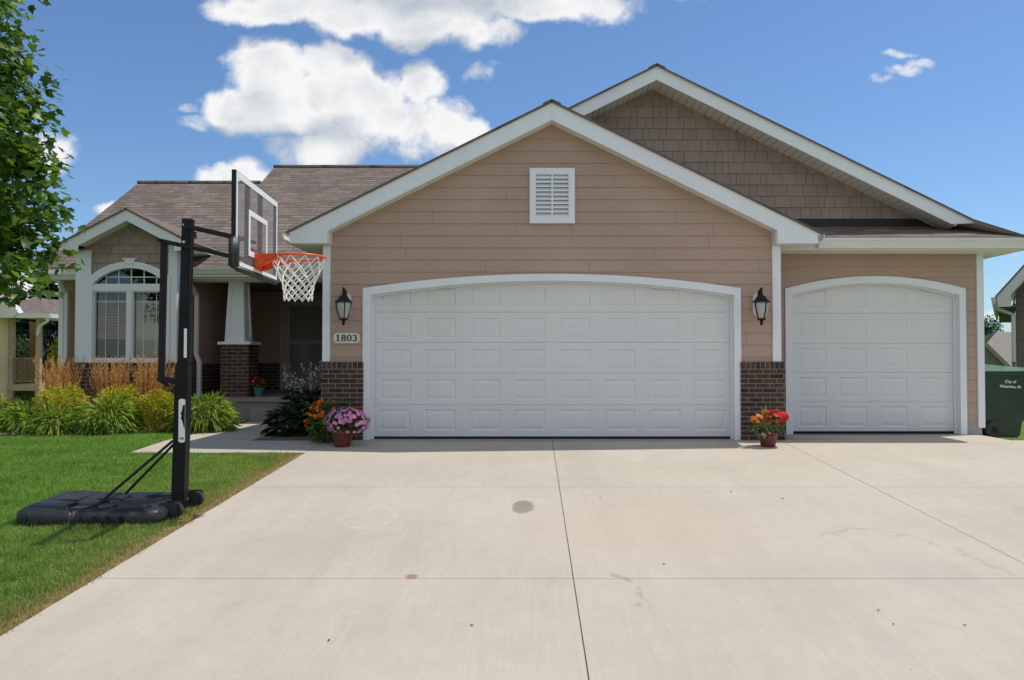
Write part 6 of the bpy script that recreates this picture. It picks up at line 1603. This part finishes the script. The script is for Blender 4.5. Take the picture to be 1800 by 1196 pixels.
# ------------------------------------------------------------------ lawn grass, stones, litter on the drive
def grass():
    n = 420000
    Y = rng.uniform(3.3, 11.6, n * 1); Y = 3.3 + (Y - 3.3) ** 1.0
    w = .72 * Y + 1.4; X = DL + .035 - rng.random(n) * np.maximum(w - 2.6, .2)
    edge = .03 * np.sin(Y * 9.3) + .02 * np.sin(Y * 23.1 + 1) + .015 * np.sin(Y * 51)
    ok = X < DL - .005 + edge
    ok &= ~((X > -4.885 + .02 * np.sin(Y * 17)) & (Y > 9.455 + .012 * np.sin(X * 19)) ) 
    ok &= ~((Y > bed_front(X) - .01) & (X < -4.87))
    ok &= Y < 11.6
    X, Y = X[ok], Y[ok]; n = len(X)
    # thin out with distance is not needed: the patch is small
    dist = DL - X
    dn = .5 + .5 * np.sin(X * 3.1 + 1.3 * np.sin(Y * 2.2)) * np.sin(Y * 2.7 + X * .8)
    dry = np.clip(1.15 - dist / (.16 + .34 * dn), 0, 1); dry = np.where(rng.random(n) < .08 + .10 * dn, np.maximum(dry, .7), dry); dry = np.maximum(dry, np.clip(.5 - .5 * (dist - .3 - .5 * dn), 0, .5) * rng.random(n)); dry = np.clip(dry * rng.uniform(.6, 1.25, n), 0, 1)
    thin = rng.random(n) > np.where(dist < .12, .55, 0)
    X, Y, dry = X[thin], Y[thin], dry[thin]; n = len(X)
    h = rng.uniform(.018, .052, n) * (1 - .3 * dry) * (.75 + .5 * (.5 + .5 * np.sin(X * 7.3 + np.sin(Y * 6.1) * 2) * np.sin(Y * 8.9 + X * 3.3))) * np.where(rng.random(n) < .03, 1.5, 1); az = rng.random(n) * 6.283; lean = rng.uniform(.1, .9, n); wd = rng.uniform(.0028, .0048, n)
    Z = gz(X, Y) - .016; s = np.stack([-np.sin(az), np.cos(az), 0 * az], 1) * (wd / 2)[:, None]; b = np.stack([X, Y, Z], 1); f = np.stack([np.cos(az), np.sin(az), 0 * az], 1)
    m = b + f * (h * lean * .35)[:, None] + np.array([0, 0, 1]) * (h * .6)[:, None]; tip = b + f * (h * lean)[:, None] + np.array([0, 0, 1]) * (h * (1.05 - .35 * lean))[:, None]
    V = np.stack([b - s, b + s, m + s * .8, m - s * .8, tip], 1).reshape(-1, 3); i = np.arange(n)[:, None] * 5
    Fc = np.concatenate([i + np.array([[0, 1, 2]]), i + np.array([[0, 2, 3]]), i + np.array([[3, 2, 4]])], 1).reshape(-1, 3)
    o = arrays('grass', V, Fc, M['blades'], None, ('dry', np.repeat(dry, 5))); tag(o, kind='stuff')
grass()
def stones():
    mb = MB()
    base = bmesh.new(); bmesh.ops.create_icosphere(base, subdivisions=1, radius=1); bv = [v.co.copy() for v in base.verts]; bf = [[v.index for v in f.verts] for f in base.faces]; base.free()
    for i in range(900):
        if rnd.random() < .72: x = rnd.uniform(-7.6, -4.93); y = float(bed_front(x)) + abs(rnd.gauss(0, .22)) + .02
        else: x = rnd.uniform(-5.5, -4.93); y = rnd.uniform(11.9, 13.5)
        s = rnd.uniform(.012, .034); k = len(mb.v); a = rnd.uniform(0, 3.14)
        for v in bv:
            q = Vector((v.x * s * 1.3, v.y * s, v.z * s * .7)) * rnd.uniform(.85, 1.12); mb.v.append((x + q.x * math.cos(a) - q.y * math.sin(a), y + q.x * math.sin(a) + q.y * math.cos(a), .012 + s * .35 + q.z))
        for f in bf: mb.f.append([k + j for j in f]); mb.m.append(0)
    tag(mb.build('gravel', M['stone'], fix=False), kind='stuff')
stones()
def litter():
    for px, py in ((1166, 993), (1540, 1074), (1566, 1098), (1690, 1100), (830, 1100), (581, 1126), (1374, 878), (1284, 866), (1055, 876)):
        Y = 2289 / (py - 555.0); x = PX(px, Y); g = G(x, Y); mb = MB(); a = rnd.uniform(0, 6.28); s = rnd.uniform(.006, .011)
        pts = [(x + s * r_ * math.cos(a + t), Y + s * r_ * math.sin(a + t), g + .004 + .004 * (k % 2)) for k, (t, r_) in enumerate([(0, 1.5), (.7, .8), (1.6, .6), (2.6, .8), (3.14, 1.3), (3.9, .7), (4.7, .6), (5.6, .8)])]
        mb.prism(pts, (0, 0, .002)); o = mb.build('dry_leaf', M['dryleaf']); o.data.materials[0] = M['dryleaf']; tag(o, 'small brown dry leaf lying on the driveway', 'leaf', 'dry leaves scattered on the driveway')
litter()
